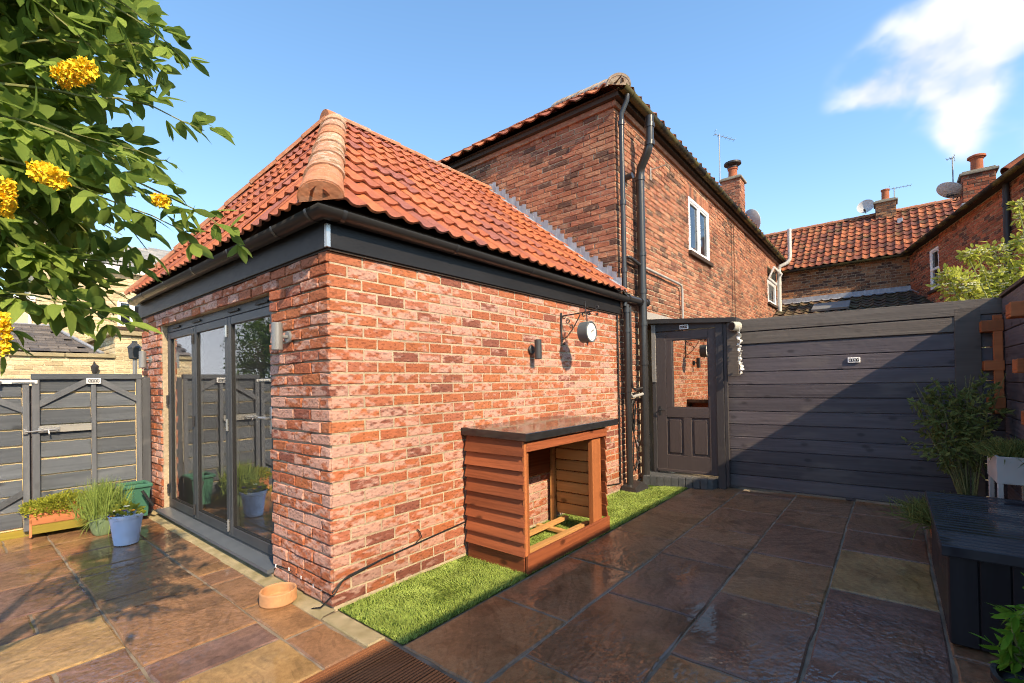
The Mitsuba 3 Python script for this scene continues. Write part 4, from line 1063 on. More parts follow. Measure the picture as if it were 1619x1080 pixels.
bn = thing('storage_bench', 'low dark painted storage bench with a wet grooved lid along the right side', 'storage bench')
bx0, bx1, by0, by1, bz = 1.705, 3.05, -3.40, -2.845, .455
for k in range(5):
    y0 = by0 + (by1 - by0) * k / 5
    put(bn + '__panel_board', [(*cbox((bx0, y0 + .002, .015), (bx0 + .018, y0 + (by1 - by0) / 5 - .002, bz), .004), R2())], 'mat_bench')
for k in range(10):
    x0 = bx0 + .02 + (bx1 - bx0 - .02) * k / 10
    put(bn + '__panel_board', [(*cbox((x0 + .002, by1 - .018, .015), (x0 + (bx1 - bx0 - .02) / 10 - .002, by1, bz), .004), R2())], 'mat_bench')
put(bn + '__panel_board', [(*box((bx0 + .02, by0, .015), (bx1, by1 - .02, bz - .002)), R2())], 'mat_bench')
n_ = 24
for k in range(n_):
    x0 = bx0 - .035 + (bx1 + .05 - bx0 + .035) * k / n_; x1 = x0 + (bx1 + .05 - bx0 + .035) / n_
    put(bn + '__lid_slat', [(*cbox((x0 + .0035, by0 + .01, bz + .003), (x1 - .0035, by1 + .028, bz + .058 + rng.normal(0, .0005)), .005), R2())], 'mat_bench_lid')
put(bn + '__lid_rail', [(*box((bx0 - .02, by0 + .02, bz + .0005), (bx1 + .03, by1 + .015, bz + .045)), (.5, .5))], 'mat_bench_lid')

wp = thing('raised_planter', 'white raised planter on slim legs behind the storage bench', 'planter')
c = ray_at(1575, 722, (1, 0, 0), 3.2)
px0, px1, py1, pz1 = 3.20, 3.62, c[1], c[2]; py0 = -3.43; pz0 = pz1 - .19
put(wp + '__end_panel', cbox((px0, py0, pz0), (px0 + .018, py1, pz1), .003), 'mat_planter_white')
put(wp + '__end_panel', cbox((px1 - .018, py0, pz0), (px1, py1, pz1), .003), 'mat_planter_white')
put(wp + '__side_panel', cbox((px0 + .018, py1 - .018, pz0), (px1 - .018, py1 - .001, pz1), .003), 'mat_planter_white')
put(wp + '__side_panel', cbox((px0 + .018, py0, pz0), (px1 - .018, py0 + .018, pz1), .003), 'mat_planter_white')
for x in (px0 + .004, px1 - .034):
    for y in (py1 - .034, py0 + .02):
        put(wp + '__leg', cbox((x, y, .0), (x + .03, y + .03, pz0 + .002), .003), 'mat_planter_white')
put(wp + '__soil', box((px0 + .018, py0 + .018, pz0 + .02), (px1 - .018, py1 - .018, pz1 - .02)), 'mat_soil')
mound('succulent_plant', ((px0 + px1) / 2, (py0 + py1) / 2, pz1 - .02), .24, .18, .16, 900, 'leaf_bamboo', .06, .008, 'low tufted green plant filling the white raised planter', 'plant', spiky=True)

for k, xp in enumerate((4.70, None)):
    t = thing('wall_planter', ['orange brown ladder of timber troughs in the fence corner', 'orange brown timber troughs at the right edge above the white planter'][k], 'wall planter', 'orange brown trough ladders on the fence')
    rows = [(1545, 507, 525), (1550, 570, 586), (1557, 628, 646)] if k == 0 else [(1591, 477, 501), (1602, 567, 590), (1617, 652, 675)]
    if xp is None:
        xp = ray_at(1592, 490, (0, 1, 0), -3.22)[0]
    zz = []
    for (px_, pya, pyb) in rows:
        a, b = ray_at(px_ + 6, pya, (1, 0, 0), xp), ray_at(px_ + 6, pyb, (1, 0, 0), xp)
        y1 = a[1]; zz.append((a[2] + b[2]) / 2)
        q = put(t + '__trough', [(*cbox((xp, YS + .005, b[2]), (xp + .025, y1, a[2]), .004), R2()), (*cbox((xp + .025, YS + .005, b[2]), (xp + .16, y1 - .002, b[2] + .02), .004), R2()), (*cbox((xp + .16, YS + .005, b[2]), (xp + .18, y1 - .002, a[2]), .004), R2()), (*cbox((xp + .025, y1 - .02, b[2] + .02), (xp + .16, y1 - .001, a[2] - .002), .004), R2())], 'mat_trellis')
    put(t + '__post', [(*cbox((xp + .182, YS + .003, min(zz) - .12), (xp + .215, YS + .075, max(zz) + .1), .004), R2())], 'mat_trellis')
    if k == 0: put(t + '__post', [(*cbox((xp + .006, YS + .012, min(zz) - .10), (xp + .05, YS + .075, max(zz) + .10), .004), R2())], 'mat_trellis')

put('terracotta_pot', lathe([(0, 0), (.11, 0), (.115, .01), (.15, .20), (.162, .205), (.162, .25), (.15, .25), (.145, .22), (0, .22)], 32, (3.42, -2.99, .002)), 'mat_dull_terracotta', 30, label='dull terracotta pot in the shade at the far end of the storage bench', cat='plant pot')
mound('fern_plant', (3.42, -2.99, .22), .34, .34, .22, 2400, 'leaf_bamboo', .05, .007, 'low arching green plant in the terracotta pot by the dark fence', 'plant', spiky=True)


def shrub(name, at, pts, bsdf, n, ln, wd, label, cat, twigs, spread=.10, lo_=.35):
    """a loose shrub: stems from its foot to each of pts, leaves in sprays about their upper parts"""
    t = thing(name, label, cat)
    at = V3(*at); st, P_, D_ = [], [], []
    for q in pts:
        q = V3(*q); m_ = (at + q) / 2 + rng.normal(0, .05, 3); m_[2] += .06
        s = np.array([(1 - a) ** 2 * at + 2 * a * (1 - a) * m_ + a * a * q for a in np.linspace(0, 1, 9)])
        st.append(tube(s, np.linspace(.007, .002, 9), 5))
        for _ in range(twigs):
            a = rng.uniform(lo_, 1.0); b = s[min(8, int(a * 8))]
            e = b + rdir(1, .3)[0] * spread * rng.uniform(.5, 1.4)
            st.append(tube([b, (b + e) / 2 + rng.normal(0, .006, 3), e], [.0022, .0017, .001], 4))
            k = max(2, n // (len(pts) * twigs))
            f = rng.uniform(.15, 1.05, k)[:, None]
            P_.append(b + (e - b) * f); D_.append((e - b) / np.linalg.norm(e - b) + rdir(k, .0) * .9)
    put(t + '__stem', st, 'mat_twig')
    P_, D_ = np.vstack(P_), np.vstack(D_)
    put(t + '__foliage', leaves(P_, D_, rdir(len(P_), 1.0), ln * rng.uniform(.6, 1.25, len(P_)), wd), bsdf, kind='stuff')
    return t
bp_ = [ray_at(px_, py_, (1, 0, 0), xx) for px_, py_, xx in ((1447, 614, 4.35), (1466, 640, 4.3), (1478, 612, 4.4), (1500, 598, 4.4), (1535, 592, 4.3), (1560, 605, 4.4), (1465, 672, 4.25), (1500, 650, 4.3), (1535, 640, 4.35), (1562, 650, 4.2), (1488, 700, 4.2), (1530, 690, 4.3), (1555, 625, 4.3), (1515, 625, 4.4), (1478, 660, 4.3))]
shrub('bamboo_shrub', (4.30, -3.17, .0), bp_ + [b + rng.normal(0, .07, 3) for b in bp_], 'leaf_bamboo', 1800, .062, .022, 'loose leafy shrub with narrow leaves against the dark fence corner', 'shrub', 8, .15, .72)
hp = V3(.86, -3.06, 0)
put('flower_pot', lathe([(0, 0), (.12, 0), (.13, .01), (.155, .28), (.165, .285), (.165, .31), (.15, .31), (.145, .28), (0, .28)], 28, hp + [0, 0, .002]), 'mat_cable', 30, label='dark pot cut off by the lower right corner', cat='plant pot')
hq = [CAM + FWD * d_ + RIGHT * ((x_ - CX) / F_PX * d_) - UP * ((y_ - CY) / F_PX * d_) for x_, y_, d_ in ((1612, 958, 1.60), (1600, 985, 1.62), (1592, 1012, 1.64), (1600, 1040, 1.66), (1617, 1000, 1.7), (1640, 960, 1.6), (1650, 1000, 1.7), (1625, 1030, 1.75), (1650, 930, 1.7))]
shrub('leafy_plant', hp + [0, 0, .28], hq, 'leaf_fresh', 330, .062, .019, 'bright green leafy plant at the lower right edge', 'plant', 5, .055)
# ================================================================== the old brick house
HS = thing('brick_house', 'old two storey orange brown brick house with a low hipped pantiled roof behind the extension', 'house')
HX0, HX1, HY1, HZ = 3.885, 15.25, 5.1, 4.90
HW = HS + '__wall'
W1 = (6.62, 7.76, 3.585, 4.53); W2 = (13.15, 14.35, 3.52, 4.54)
HH = [(w_[0] - HX0, w_[1] - HX0, w_[2], w_[3]) for w_ in (W1, (W2[0], W2[1], W2[2], W2[3]))]
put(HW, holed((HX0, .012, 0), (1, 0, 0), (0, -1, 0), HX1 - HX0, -.08, HZ + .05, .15, HH) + [box((HX0, .163, -.08), (HX0 + .15, HY1, HZ + .05)), box((HX1 - .15, .163, -.08), (HX1, HY1, HZ + .05)), box((HX0 + .15, HY1 - .15, -.08), (HX1 - .15, HY1, HZ + .05))], 'mat_house_mortar')
put(HS + '__interior', box((HX0 + .16, .5, 0), (HX1 - .16, .52, HZ + .04)), 'mat_room')
hc = {}
sb = brick_wall((HX0, .012, 0), (1, 0, 0), (0, -1, 0), HX1 - HX0, 0, HZ, 'mat_house_brick', t=.010, jit=.0030, edge0=-.010, wander=.03, shared=hc, course=.0725, unit=.218, joint=.0125,
                holes=[(W1[0] - HX0, W1[1] - HX0, W1[2], W1[3] + .22), (W2[0] - HX0, W2[1] - HX0, W2[2], W2[3] + .0)], keep=lambda u, z: z > 2.05 or u < .62)
wb = brick_wall((HX0, .012, 0), (0, 1, 0), (-1, 0, 0), HY1, 2.3, HZ, 'mat_house_brick', t=.013, jit=.0035, wander=.03, shared=hc, offset=1, course=.0725, unit=.218, joint=.0125,
                keep=lambda u, z: z > 2.42 + .88 * min(u, 4.4 - u) * 1.0)
pieces(HW + '__brick', sb + wb, 'brickwork')
put(HW + '__soldier_brick', [(*place(brick(W1[0] - HX0 - .08 + i * .075, W1[0] - HX0 - .08 + i * .075 + .066, W1[3] + .006, W1[3] + .215, .010, .002), (HX0, .012, 0), (1, 0, 0), (0, 0, 1), (0, -1, 0)), R2()) for i in range(17)], 'mat_house_brick')
put(HS + '__lintel', cbox((4.55, -.016, 2.20), (6.0, .012, 2.33), .004), 'mat_render')


def window(owner, O, u, n, w, z0, z1, lights=2, f=.055, sill=True):
    """a white window of one or two lights; O at its left foot on the wall face"""
    k = owner + '__window'
    O, u, n = V3(*O), V3(*u), V3(*n)
    pl_ = lambda lo, hi, c=.004: place(cbox(lo, hi, c), O, u, (0, 0, 1), n)
    d0, d1 = -.06, .004
    kk = put(k, [pl_((0, z0, d0), (f, z1, d1)), pl_((w - f, z0, d0), (w, z1, d1)), pl_((f, z0, d0), (w - f, z0 + f, d1)), pl_((f, z1 - f, d0), (w - f, z1, d1))] + ([pl_((w / 2 - f / 2, z0 + f, d0), (w / 2 + f / 2, z1 - f, d1))] if lights == 2 else []) + ([pl_((f, (z0 + z1) / 2 - f / 2, d0), (w - f, (z0 + z1) / 2 + f / 2, d1))] if lights == 3 else []), 'mat_white_frame')
    for i in range(2 if lights == 2 else 1):
        a = f if i == 0 else w / 2 + f / 2; b = (w / 2 - f / 2 if i == 0 else w - f) if lights == 2 else w - f
        put(kk + '__pane', place(box((a, z0 + f, -.045), (b, z1 - f, -.035)), O, u, (0, 0, 1), n), 'mat_window_pane')
        put(kk + '__sash', [pl_((a, z0 + f, -.035), (a + .03, z1 - f, -.012), .003), pl_((b - .03, z0 + f, -.035), (b, z1 - f, -.012), .003), pl_((a + .03, z0 + f, -.035), (b - .03, z0 + f + .03, -.012), .003), pl_((a + .03, z1 - f - .03, -.035), (b - .03, z1 - f, -.012), .003)], 'mat_white_frame')
    if sill: put(kk + '__sill', [pl_((-.06, z0 - .075, -.05), (w + .06, z0 - .004, .055))], 'mat_soffit')
    return kk


wk = window(HS, (W1[0], .0, 0), (1, 0, 0), (0, -1, 0), W1[1] - W1[0], W1[2], W1[3])
put(wk + '__curtain', box((W1[0] + .09, .08, W1[2] + .3), (W1[0] + .36, .084, W1[3] - .06)), 'mat_blind')
window(HS, (W2[0], .0, 0), (1, 0, 0), (0, -1, 0), W2[1] - W2[0], W2[2], W2[3] - .38, 1)
put(HS + '__window__top_light', [place(cbox(a, b, .003), (W2[0], -.0, W2[3] - .37), (1, 0, 0), (0, -.42, .9), (0, -.9, -.42)) for a, b in (((0, 0, 0), (.05, .37, .04)), ((1.15, 0, 0), (1.2, .37, .04)), ((.05, 0, 0), (1.15, .05, .04)), ((.05, .32, 0), (1.15, .37, .04)))], 'mat_white_frame')

HR = HS + '__roof'
ov = .14; ez = 4.985; ap_r = 2.6; tn = .72
bod = np.array([[HX0 - ov, -ov, ez - .03], [HX1, -ov, ez - .03], [HX1, HY1 + .1, ez - .03], [HX0 - ov, HY1 + .1, ez - .03], [HX0 - ov + ap_r, -ov + ap_r, ez - .03 + ap_r * tn], [HX1, -ov + ap_r, ez - .03 + ap_r * tn]])
put(HR, (bod, np.array([[0, 1, 5], [0, 5, 4], [0, 4, 3], [2, 3, 4], [2, 4, 5], [1, 2, 5], [0, 3, 2], [0, 2, 1]])), 'mat_soffit')
q0, qa = V3(HX0 - ov, -ov, ez), V3(HX0 - ov + ap_r, -ov + ap_r, ez + ap_r * tn); q1 = V3(HX0 - ov, HY1 + .1, ez)
ss = V3(0, 1, tn); ss /= np.linalg.norm(ss); sw = V3(1, 0, tn); sw /= np.linalg.norm(sw)
hp0 = vplane(q0, qa, V3(9, 0, 0)); hp1 = vplane(q1, qa, V3(3, 2, 0))
tl = roof_tiles(q0 + V3(0, -.03, 0), (1, 0, 0), ss, np.cross((1, 0, 0), ss), HX1 - HX0 + ov, ap_r * math.hypot(1, tn), 'mat_old_pantile', W=.245, gauge=.31, amp=.045, th=.018, planes=[hp0], m=7, jit=.006)
tl += roof_tiles(q1 + V3(-.03, 0, 0), (0, -1, 0), sw, np.cross((0, -1, 0), sw), HY1 + .1 + ov, ap_r * math.hypot(1, tn), 'mat_old_pantile', W=.245, gauge=.31, amp=.045, th=.018, planes=[(-hp0[0], -hp0[1]), hp1], m=7, jit=.006)
pieces(HR + '__roof_tile', tl, 'tiling', smooth=True)
cap_row(HR, q0 + V3(.03, .03, .02), qa + V3(0, 0, .03), V3(-.6, -.6, 1.4), .142, 9, ['mat_cap_grey'], name='hip_tile')
P('mat_cap_grey', pantile([(.34, .26, .20), (.40, .31, .24)], 0.1, 0.8), 0.9, 0.1)
hip_plug(HR + '__hip_end', q0 + V3(.005, .005, .03), qa, V3(-.6, -.6, 1.4), .145, 'mat_cap_grey')
cap_row(HR, q1 + V3(.03, 0, .02), qa + V3(0, 0, .02), V3(-.6, .6, 1.4), .10, 9, ['mat_old_pantile'], name='hip_tile')
put(HS + '__eaves_board', [box((HX0 - .10, -.10, HZ + .0), (HX1, .02, HZ + .055)), box((HX0 - .10, .02, HZ), (HX0 + .02, HY1, HZ + .055))], 'mat_soffit')
put(HS + '__eaves_course', [cbox((HX0 - .045, -.035, HZ - .075), (HX1, .011, HZ - .002), .004), cbox((HX0 - .045, .012, HZ - .075), (HX0 - .0, HY1, HZ - .002), .004)], 'mat_house_brick')
put(HS + '__gutter', half_gutter([(HX0 - .12, -.165, HZ + .085), (HX1 + .1, -.165, HZ + .085)], .06), 'mat_mossy_gutter', 40)
for i in range(12):
    put(HS + '__gutter__bracket', half_gutter([(HX0 + .1 + i * .97, -.165, HZ + .086), (HX0 + .13 + i * .97, -.165, HZ + .086)], .066, .007), 'mat_mossy_gutter', 40)

# pipes on the house corner
def pipe(key, pts, r, mat, collars=(), k=10):
    parts = [tube(pts, r, k)]
    for z in collars:
        x, y = np.interp(z, [p[2] for p in pts][::-1], [p[0] for p in pts][::-1]), np.interp(z, [p[2] for p in pts][::-1], [p[1] for p in pts][::-1])
        parts.append(lathe([(r, -.028), (r + .009, -.028), (r + .009, .028), (r, .028)], k + 4, (x, y, z)))
    return put(key, parts, mat, 40)
pipe(HS + '__rain_pipe', [(3.90, -.165, 4.93), (3.90, -.16, 4.86), (3.90, -.085, 4.72), (3.90, -.08, 4.6), (3.90, -.08, 2.3)], .032, 'mat_black_plastic', (4.6, 3.6, 2.75))
pipe(HS + '__rain_pipe', [(3.925, -.085, 2.32), (3.925, -.085, 2.1), (3.93, -.085, .06)], .040, 'mat_black_plastic', (2.25, 2.0, 1.25))
pipe(HS + '__soil_pipe', [(4.33, -.27, 4.80), (4.33, -.27, 4.46), (4.345, -.22, 4.34), (4.385, -.12, 4.20), (4.40, -.095, 4.10), (4.40, -.095, 2.3), (4.39, -.095, .03)], .055, 'mat_black_plastic', (4.68, 4.45, 4.06, 3.05, 2.55, 2.12, 1.6, .55), 14)
pipe(HS + '__waste_pipe', [(3.99, -.07, 2.30), (3.99, -.07, 1.30), (4.00, -.07, 1.22), (4.06, -.08, 1.16), (4.34, -.095, 1.19)], .019, 'mat_grey_pipe')
pipe(HS + '__waste_pipe', [(4.09, -.06, 2.32), (4.09, -.06, 1.36), (4.10, -.065, 1.28), (4.16, -.08, 1.25), (4.33, -.095, 1.27)], .016, 'mat_black_plastic')
put(HS + '__waste_pipe', [tube([(3.86, -.09, 2.40), (4.52, -.09, 2.42)], .048, 12), tube([(4.50, -.09, 2.419), (4.54, -.09, 2.42)], .058, 12), tube([(4.30, -.09, 2.41), (4.33, -.09, 2.412)], .060, 12), tube([(3.93, -.09, 2.41), (3.98, -.09, 2.411)], .056, 12)], 'mat_black_plastic', 40)
put(HS + '__overflow_pipe', tube([(4.03, -.045, 2.93), (4.08, -.045, 2.93), (4.6, -.045, 2.92), (5.95, -.045, 2.90), (6.04, -.045, 2.885), (6.08, -.045, 2.83), (6.08, -.045, 2.25)], .019, 8), 'mat_grey_pipe', 40)
put(HS + '__overflow_pipe', [tube([(4.03, -.01, 2.94), (4.03, -.08, 2.94), (4.06, -.10, 2.93), (4.20, -.10, 2.91), (4.33, -.095, 2.90)], .022, 8)], 'mat_black_plastic', 40)
put(HS + '__pipe_stub', [tube([(4.16, .02, 4.02), (4.16, -.10, 4.03)], .04, 12)], 'mat_black_plastic', 40)
put(HS + '__bracket', [bar((5.0, .0, 4.42), (5.0, -.22, 4.42), .014, .014), bar((4.985, -.006, 4.45), (4.985, -.006, 4.26), .02, .01, (0, 1, 0))], 'mat_grey_pipe')
put(HS + '__earth_pipe', [tube([(3.80, -.022, 2.18), (3.80, -.022, .10)], .010, 6)], 'mat_cable', 40)
put(HS + '__wall_cable', [tube([(x, -.008 + .004 * (i % 2), z) for i, z in enumerate(np.linspace(4.78, 2.2, 14))], .006, 5) for x in (9.35, 9.55)], 'mat_soffit')
put(HS + '__gully_cover', (lambda q: (q, quads([[0, 1, 2, 3], [7, 6, 5, 4], [0, 4, 5, 1], [1, 5, 6, 2], [2, 6, 7, 3], [3, 7, 4, 0]])))(np.array([[3.80, -.24, .004], [4.16, -.26, .004], [4.16, -.03, .004], [3.80, -.03, .004], [3.82, -.20, .055], [4.10, -.17, .09], [4.10, -.03, .10], [3.82, -.03, .07]])), 'mat_black_plastic')
put(HS + '__pale_pipe', [tube([(14.35, -.09, 2.0), (14.35, -.09, 4.62), (14.36, -.12, 4.72), (14.42, -.30, 4.80), (14.44, -.36, 4.90), (14.44, -.37, 5.0), (14.44, -.37, 5.80)], .055, 12)] + [lathe([(.055, -.05), (.066, -.05), (.066, .05), (.055, .05)], 14, (14.35, -.09, z)) for z in (3.1, 4.2)], 'mat_white_pipe', 40)
put('hose_coil', [tube([(4.12 + .045 * math.cos(a) * (1 + .15 * math.sin(3 * a)) + .012 * math.sin(a * .37), -.05 - .018 * math.sin(a * 1.7), .92 - .0 + .20 * math.sin(a)) for a in np.linspace(0, 31, 150)], .007, 6)]
    + [tube([(4.14, -.06, .75), (4.10, -.06, .5), (4.08, -.07, .28), (4.13, -.07, .21), (4.20, -.06, .30), (4.24, -.05, .45)], .008, 6), tube([(4.10, -.06, .74), (4.20, -.06, .52), (4.22, -.06, .35), (4.14, -.06, .22)], .008, 6), tube([(4.0, -.04, .18), (4.2, -.05, .24), (4.3, -.05, .33)], .008, 6)], 'mat_cable', 40,
    label='coiled black cable hanging between the pipes on the house corner', cat='cable', kind='thing')
put('outdoor_tap', [tube([(4.24, .0, .56), (4.24, -.05, .56), (4.24, -.062, .545), (4.24, -.062, .51)], .009, 8), tube([(4.215, -.04, .59), (4.265, -.04, .59)], .006, 8), tube([(4.24, -.04, .56), (4.24, -.04, .59)], .006, 8)], 'mat_steel', 40, label='small outdoor tap low on the wall beside the coiled cable', cat='tap')


def chimney(owner, x0, x1, y0, y1, z0, z1, bmat, mmat, pots, cap=True, cowl=False):
    k = put(owner + '__chimney', box((x0 + .01, y0 + .01, z0), (x1 - .01, y1 - .01, z1)), mmat)
    bl_ = []
    for O, u, n, L in (((x0 + .01, y0 + .01, 0), (1, 0, 0), (0, -1, 0), x1 - x0 - .02), ((x0 + .01, y0 + .01, 0), (0, 1, 0), (-1, 0, 0), y1 - y0 - .02), ((x1 - .01, y0 + .01, 0), (0, 1, 0), (1, 0, 0), y1 - y0 - .02), ((x0 + .01, y1 - .01, 0), (1, 0, 0), (0, 1, 0), x1 - x0 - .02)):
        bl_ += brick_wall(O, u, n, L, z0, z1 - .08, bmat, t=.012, jit=.003, wander=.02)
    put(k + '__brickwork', [(b[0][0], b[0][1], b[1]) for b in bl_], bmat, kind='stuff')
    put(k + '__cap', [cbox((x0 - .05, y0 - .05, z1 - .08), (x1 + .05, y1 + .05, z1 - .02), .01), cbox((x0, y0, z1 - .02), (x1, y1, z1 + .02), .01)], 'mat_cement')
    for (px_, py_, r, h) in pots:
        put(k + '__pot', lathe([(r * 1.12, 0), (r * 1.12, .04), (r, .06), (r * .95, h - .05), (r * 1.12, h - .04), (r * 1.12, h), (r * .8, h), (r * .75, .1), (0, .1)], 20, (px_, py_, z1 + .018)), 'mat_chimney_pot', 30)
        if cowl:
            put(k + '__cowl', [lathe([(r * .9, 0), (r * 1.2, .01), (r * 1.2, .03), (r * .9, .04)], 20, (px_, py_, z1 + .02 + h))] + [tube([(px_ + r * math.cos(a), py_ + r * math.sin(a), z1 + .04 + h), (px_ + r * math.cos(a), py_ + r * math.sin(a), z1 + .16 + h)], .008, 5) for a in (0, 2.1, 4.2)] + [lathe([(0, .10), (r * 1.9, .05), (r * 1.9, .0), (0, .02)], 20, (px_, py_, z1 + .13 + h))], 'mat_iron', 30)
    return k


def dish(at, facing, r, label, mast=None):
    t = thing('satellite_dish', label, 'satellite dish')
    at, d = V3(*at), V3(*facing); d /= np.linalg.norm(d)
    put(t + '__reflector', axis_lathe([(0, -.0), (r * .4, .02 * r / .3), (r * .75, .07 * r / .3), (r, .125 * r / .3), (r, .135 * r / .3), (r * .75, .08 * r / .3), (0, .012)], at, d, 24), 'mat_dish', 30)
    s = V3(0, 0, -1) + d * d[2]; s /= np.linalg.norm(s)
    put(t + '__arm', [tube([at + s * r * .9 + d * .02, at + d * r * 1.0 + s * r * .8], .012, 6), axis_lathe([(0, 0), (.03, 0), (.03, .09), (0, .09)], at + d * r * 1.0 + s * r * .8, -d, 8)], 'mat_iron', 30)
    if mast is not None: put(t + '__mount', tube([at - d * .01, at - d * .08, V3(*mast)], .018, 6), 'mat_iron', 30)


def aerial(base, h, label, d=(0.7, -.7, 0), n=7, size=.35):
    t = thing('aerial', label, 'aerial')
    b = V3(*base); top = b + V3(0, 0, h); d = V3(*d); d /= np.linalg.norm(d); s = np.cross(d, (0, 0, 1))
    put(t + '__mast', tube([b, top], .014, 6), 'mat_lamp_grey', 40)
    put(t + '__element', [tube([top - d * size * .3 - V3(0, 0, .03), top + d * size - V3(0, 0, .03)], .008, 5)] + [tube([top + d * size * (i / n * 1.3 - .3) - s * .10 - V3(0, 0, .03), top + d * size * (i / n * 1.3 - .3) + s * .10 - V3(0, 0, .03)], .005, 4) for i in range(n + 1)] + [tube([top - d * size * .3 + V3(0, 0, q), top - d * size * .3 + V3(0, 0, q)+ s * .12], .006, 4) for q in (-.08, .04)], 'mat_lamp_grey')


chimney(HS, 12.7, 13.25, .55, 1.05, 4.9, 7.12, 'mat_house_brick', 'mat_house_mortar', [(12.98, .8, .12, .32)], cowl=True)
dish((13.75, .62, 6.05), (.75, -.6, .25), .36, 'pale satellite dish behind the chimney of the brick house', (13.27, .75, 5.95))
aerial((12.72, 1.08, 6.7), 1.75, 'thin aerial on a mast beside the chimney of the brick house', (.6, -.8, -.35), 5, .45)

# ================================================================== rear house, terrace and outhouse
RH = thing('rear_house', 'brown brick house with an orange pantiled roof closing the far end of the yard', 'house')
RXW = 15.28
put(RH + '__wall', [box((RXW, -3.25, 0), (RXW + 2, 2.0, 4.66))], 'mat_rear_mortar')
rb = brick_wall((RXW, -3.25, 0), (0, 1, 0), (-1, 0, 0), 3.35, 2.9, 4.64, 'mat_rear_brick', t=.010, jit=.004, wander=.03, joint=.014)
pieces(RH + '__wall__brick', rb, 'brickwork')
rr0 = V3(RXW - .16, 2.2, 4.70); tnr = .80; run = 2.25
sr = V3(1, 0, tnr); sr /= np.linalg.norm(sr)
put(RH + '__roof', (np.array([[RXW - .15, 2.2, 4.66], [RXW + run - .15, 2.2, 4.66 + run * tnr], [RXW + 2 * run, 2.2, 4.66], [RXW - .15, -8, 4.66], [RXW + run - .15, -8, 4.66 + run * tnr], [RXW + 2 * run, -8, 4.66]]), np.vstack([quads([[0, 1, 4, 3], [1, 2, 5, 4], [0, 3, 5, 2]]), [[0, 2, 1], [3, 4, 5]]])), 'mat_soffit')
tl = roof_tiles(rr0 + V3(-.02, 0, 0), (0, -1, 0), sr, np.cross((0, -1, 0), sr), 10.2, run * math.hypot(1, tnr), 'mat_old_pantile', W=.185, gauge=.27, amp=.045, th=.02, m=7, jit=.007)
pieces(RH + '__roof__roof_tile', tl, 'tiling', smooth=True)
cap_row(RH + '__roof', V3(RXW + run - .15, -8, 4.70 + run * tnr), V3(RXW + run - .15, 2.2, 4.70 + run * tnr), (0, 0, 1), .12, 24, ['mat_cap_orange'])
put(RH + '__gutter', half_gutter([(RXW - .21, 2.0, 4.69), (RXW - .21, -3.2, 4.69)], .055), 'mat_mossy_gutter', 40)
ck2 = chimney(RH, RXW + run - .5, RXW + run - .02, -2.85, -2.35, 5.9, 6.86, 'mat_rear_brick', 'mat_rear_mortar', [(RXW + run - .26, -2.6, .10, .36)])
put(ck2 + '__flashing', [cbox((RXW + run - .56, -2.90, 5.9), (RXW + run - .48, -2.30, 6.12), .01), cbox((RXW + run - .9, -2.99, 5.86), (RXW + run - .3, -2.86, 6.10), .01)], 'mat_lead')
dish((RXW + run - .30, -2.12, 6.78), (-.9, .15, .25), .23, 'grey satellite dish left of the chimney on the far roof', (RXW + run - .3, -2.36, 6.8))
aerial((RXW + run - .2, -2.82, 6.85), .42, 'small aerial above the chimney on the far roof', (.1, -1, 0), 6, .4)

TE = thing('terrace_house', 'shaded red brown brick terrace house on the right with a white window under its eaves', 'house')
TA, TU = V3(15.24, -3.1, 0), V3(-.9732, -.23, 0); TN = V3(-.23, .9732, 0)
TL = 6.3
def tp(u, z, d): return TA + TU * u + V3(0, 0, z) + TN * d
put(TE + '__wall', holed(TA, TU, TN, TL, 0, 4.68, .15, [(1.42, 1.99, 3.43, 4.43)]) + [place(box((0, 0, -4.5), (.15, 4.68, -.151)), TA, TU, Z1, TN), place(box((TL - .15, 0, -4.5), (TL, 4.68, -.151)), TA, TU, Z1, TN), place(box((.151, 0, -4.5), (TL - .151, 4.68, -4.35)), TA, TU, Z1, TN)], 'mat_rear_mortar')
put(TE + '__interior', place(box((.16, 2.5, -.6), (TL - .16, 4.6, -.58)), TA, TU, Z1, TN), 'mat_room')
tb2 = brick_wall(TA, TU, TN, TL, 2.3, 4.66, 'mat_terrace_brick', t=.010, jit=.003, wander=.03, joint=.013, holes=[(1.42, 1.99, 3.42, 4.47)])
pieces(TE + '__wall__brick', tb2, 'brickwork')
window(TE, tp(1.42, 0, .0), TU, TN, .57, 3.44, 4.42, 3)
tnt = .75; tn_s = V3(*(-TN)) + V3(0, 0, tnt); tn_s /= np.linalg.norm(tn_s)
v = np.array([tp(-.1, 4.70, .16), tp(TL, 4.70, .16), tp(TL, 4.70 + 2.6 * tnt, -2.44), tp(-.1, 4.70 + 2.6 * tnt, -2.44), tp(-.1, 4.66, -5), tp(TL, 4.66, -5)])
put(TE + '__roof', (v, np.vstack([quads([[0, 1, 2, 3], [3, 2, 5, 4], [0, 4, 5, 1]]), [[0, 3, 4], [1, 5, 2]]])), 'mat_soffit')
tl = roof_tiles(tp(TL, 4.735, .20), -TU, tn_s, np.cross(-TU, tn_s), TL, 2.6 * math.hypot(1, tnt), 'mat_old_pantile', W=.185, gauge=.27, amp=.045, th=.02, m=7, jit=.007)
pieces(TE + '__roof__roof_tile', tl, 'tiling', smooth=True)
put(TE + '__gutter', half_gutter([tp(0, 4.70, .21), tp(TL, 4.70, .21)], .055), 'mat_mossy_gutter', 40)
pipe(TE + '__rain_pipe', [tp(5.2, 4.66, .06), tp(5.2, 2.2, .06)], .045, 'mat_iron', (4.3, 3.4))
cap_row(TE + '__roof', tp(5.45, 4.80, .12), tp(5.45, 4.80 + 1.6 * tnt, -1.48), (0, 0, 1), .12, 5, ['mat_old_pantile'])
cq = TA + TU * 1.95 - TN * .72
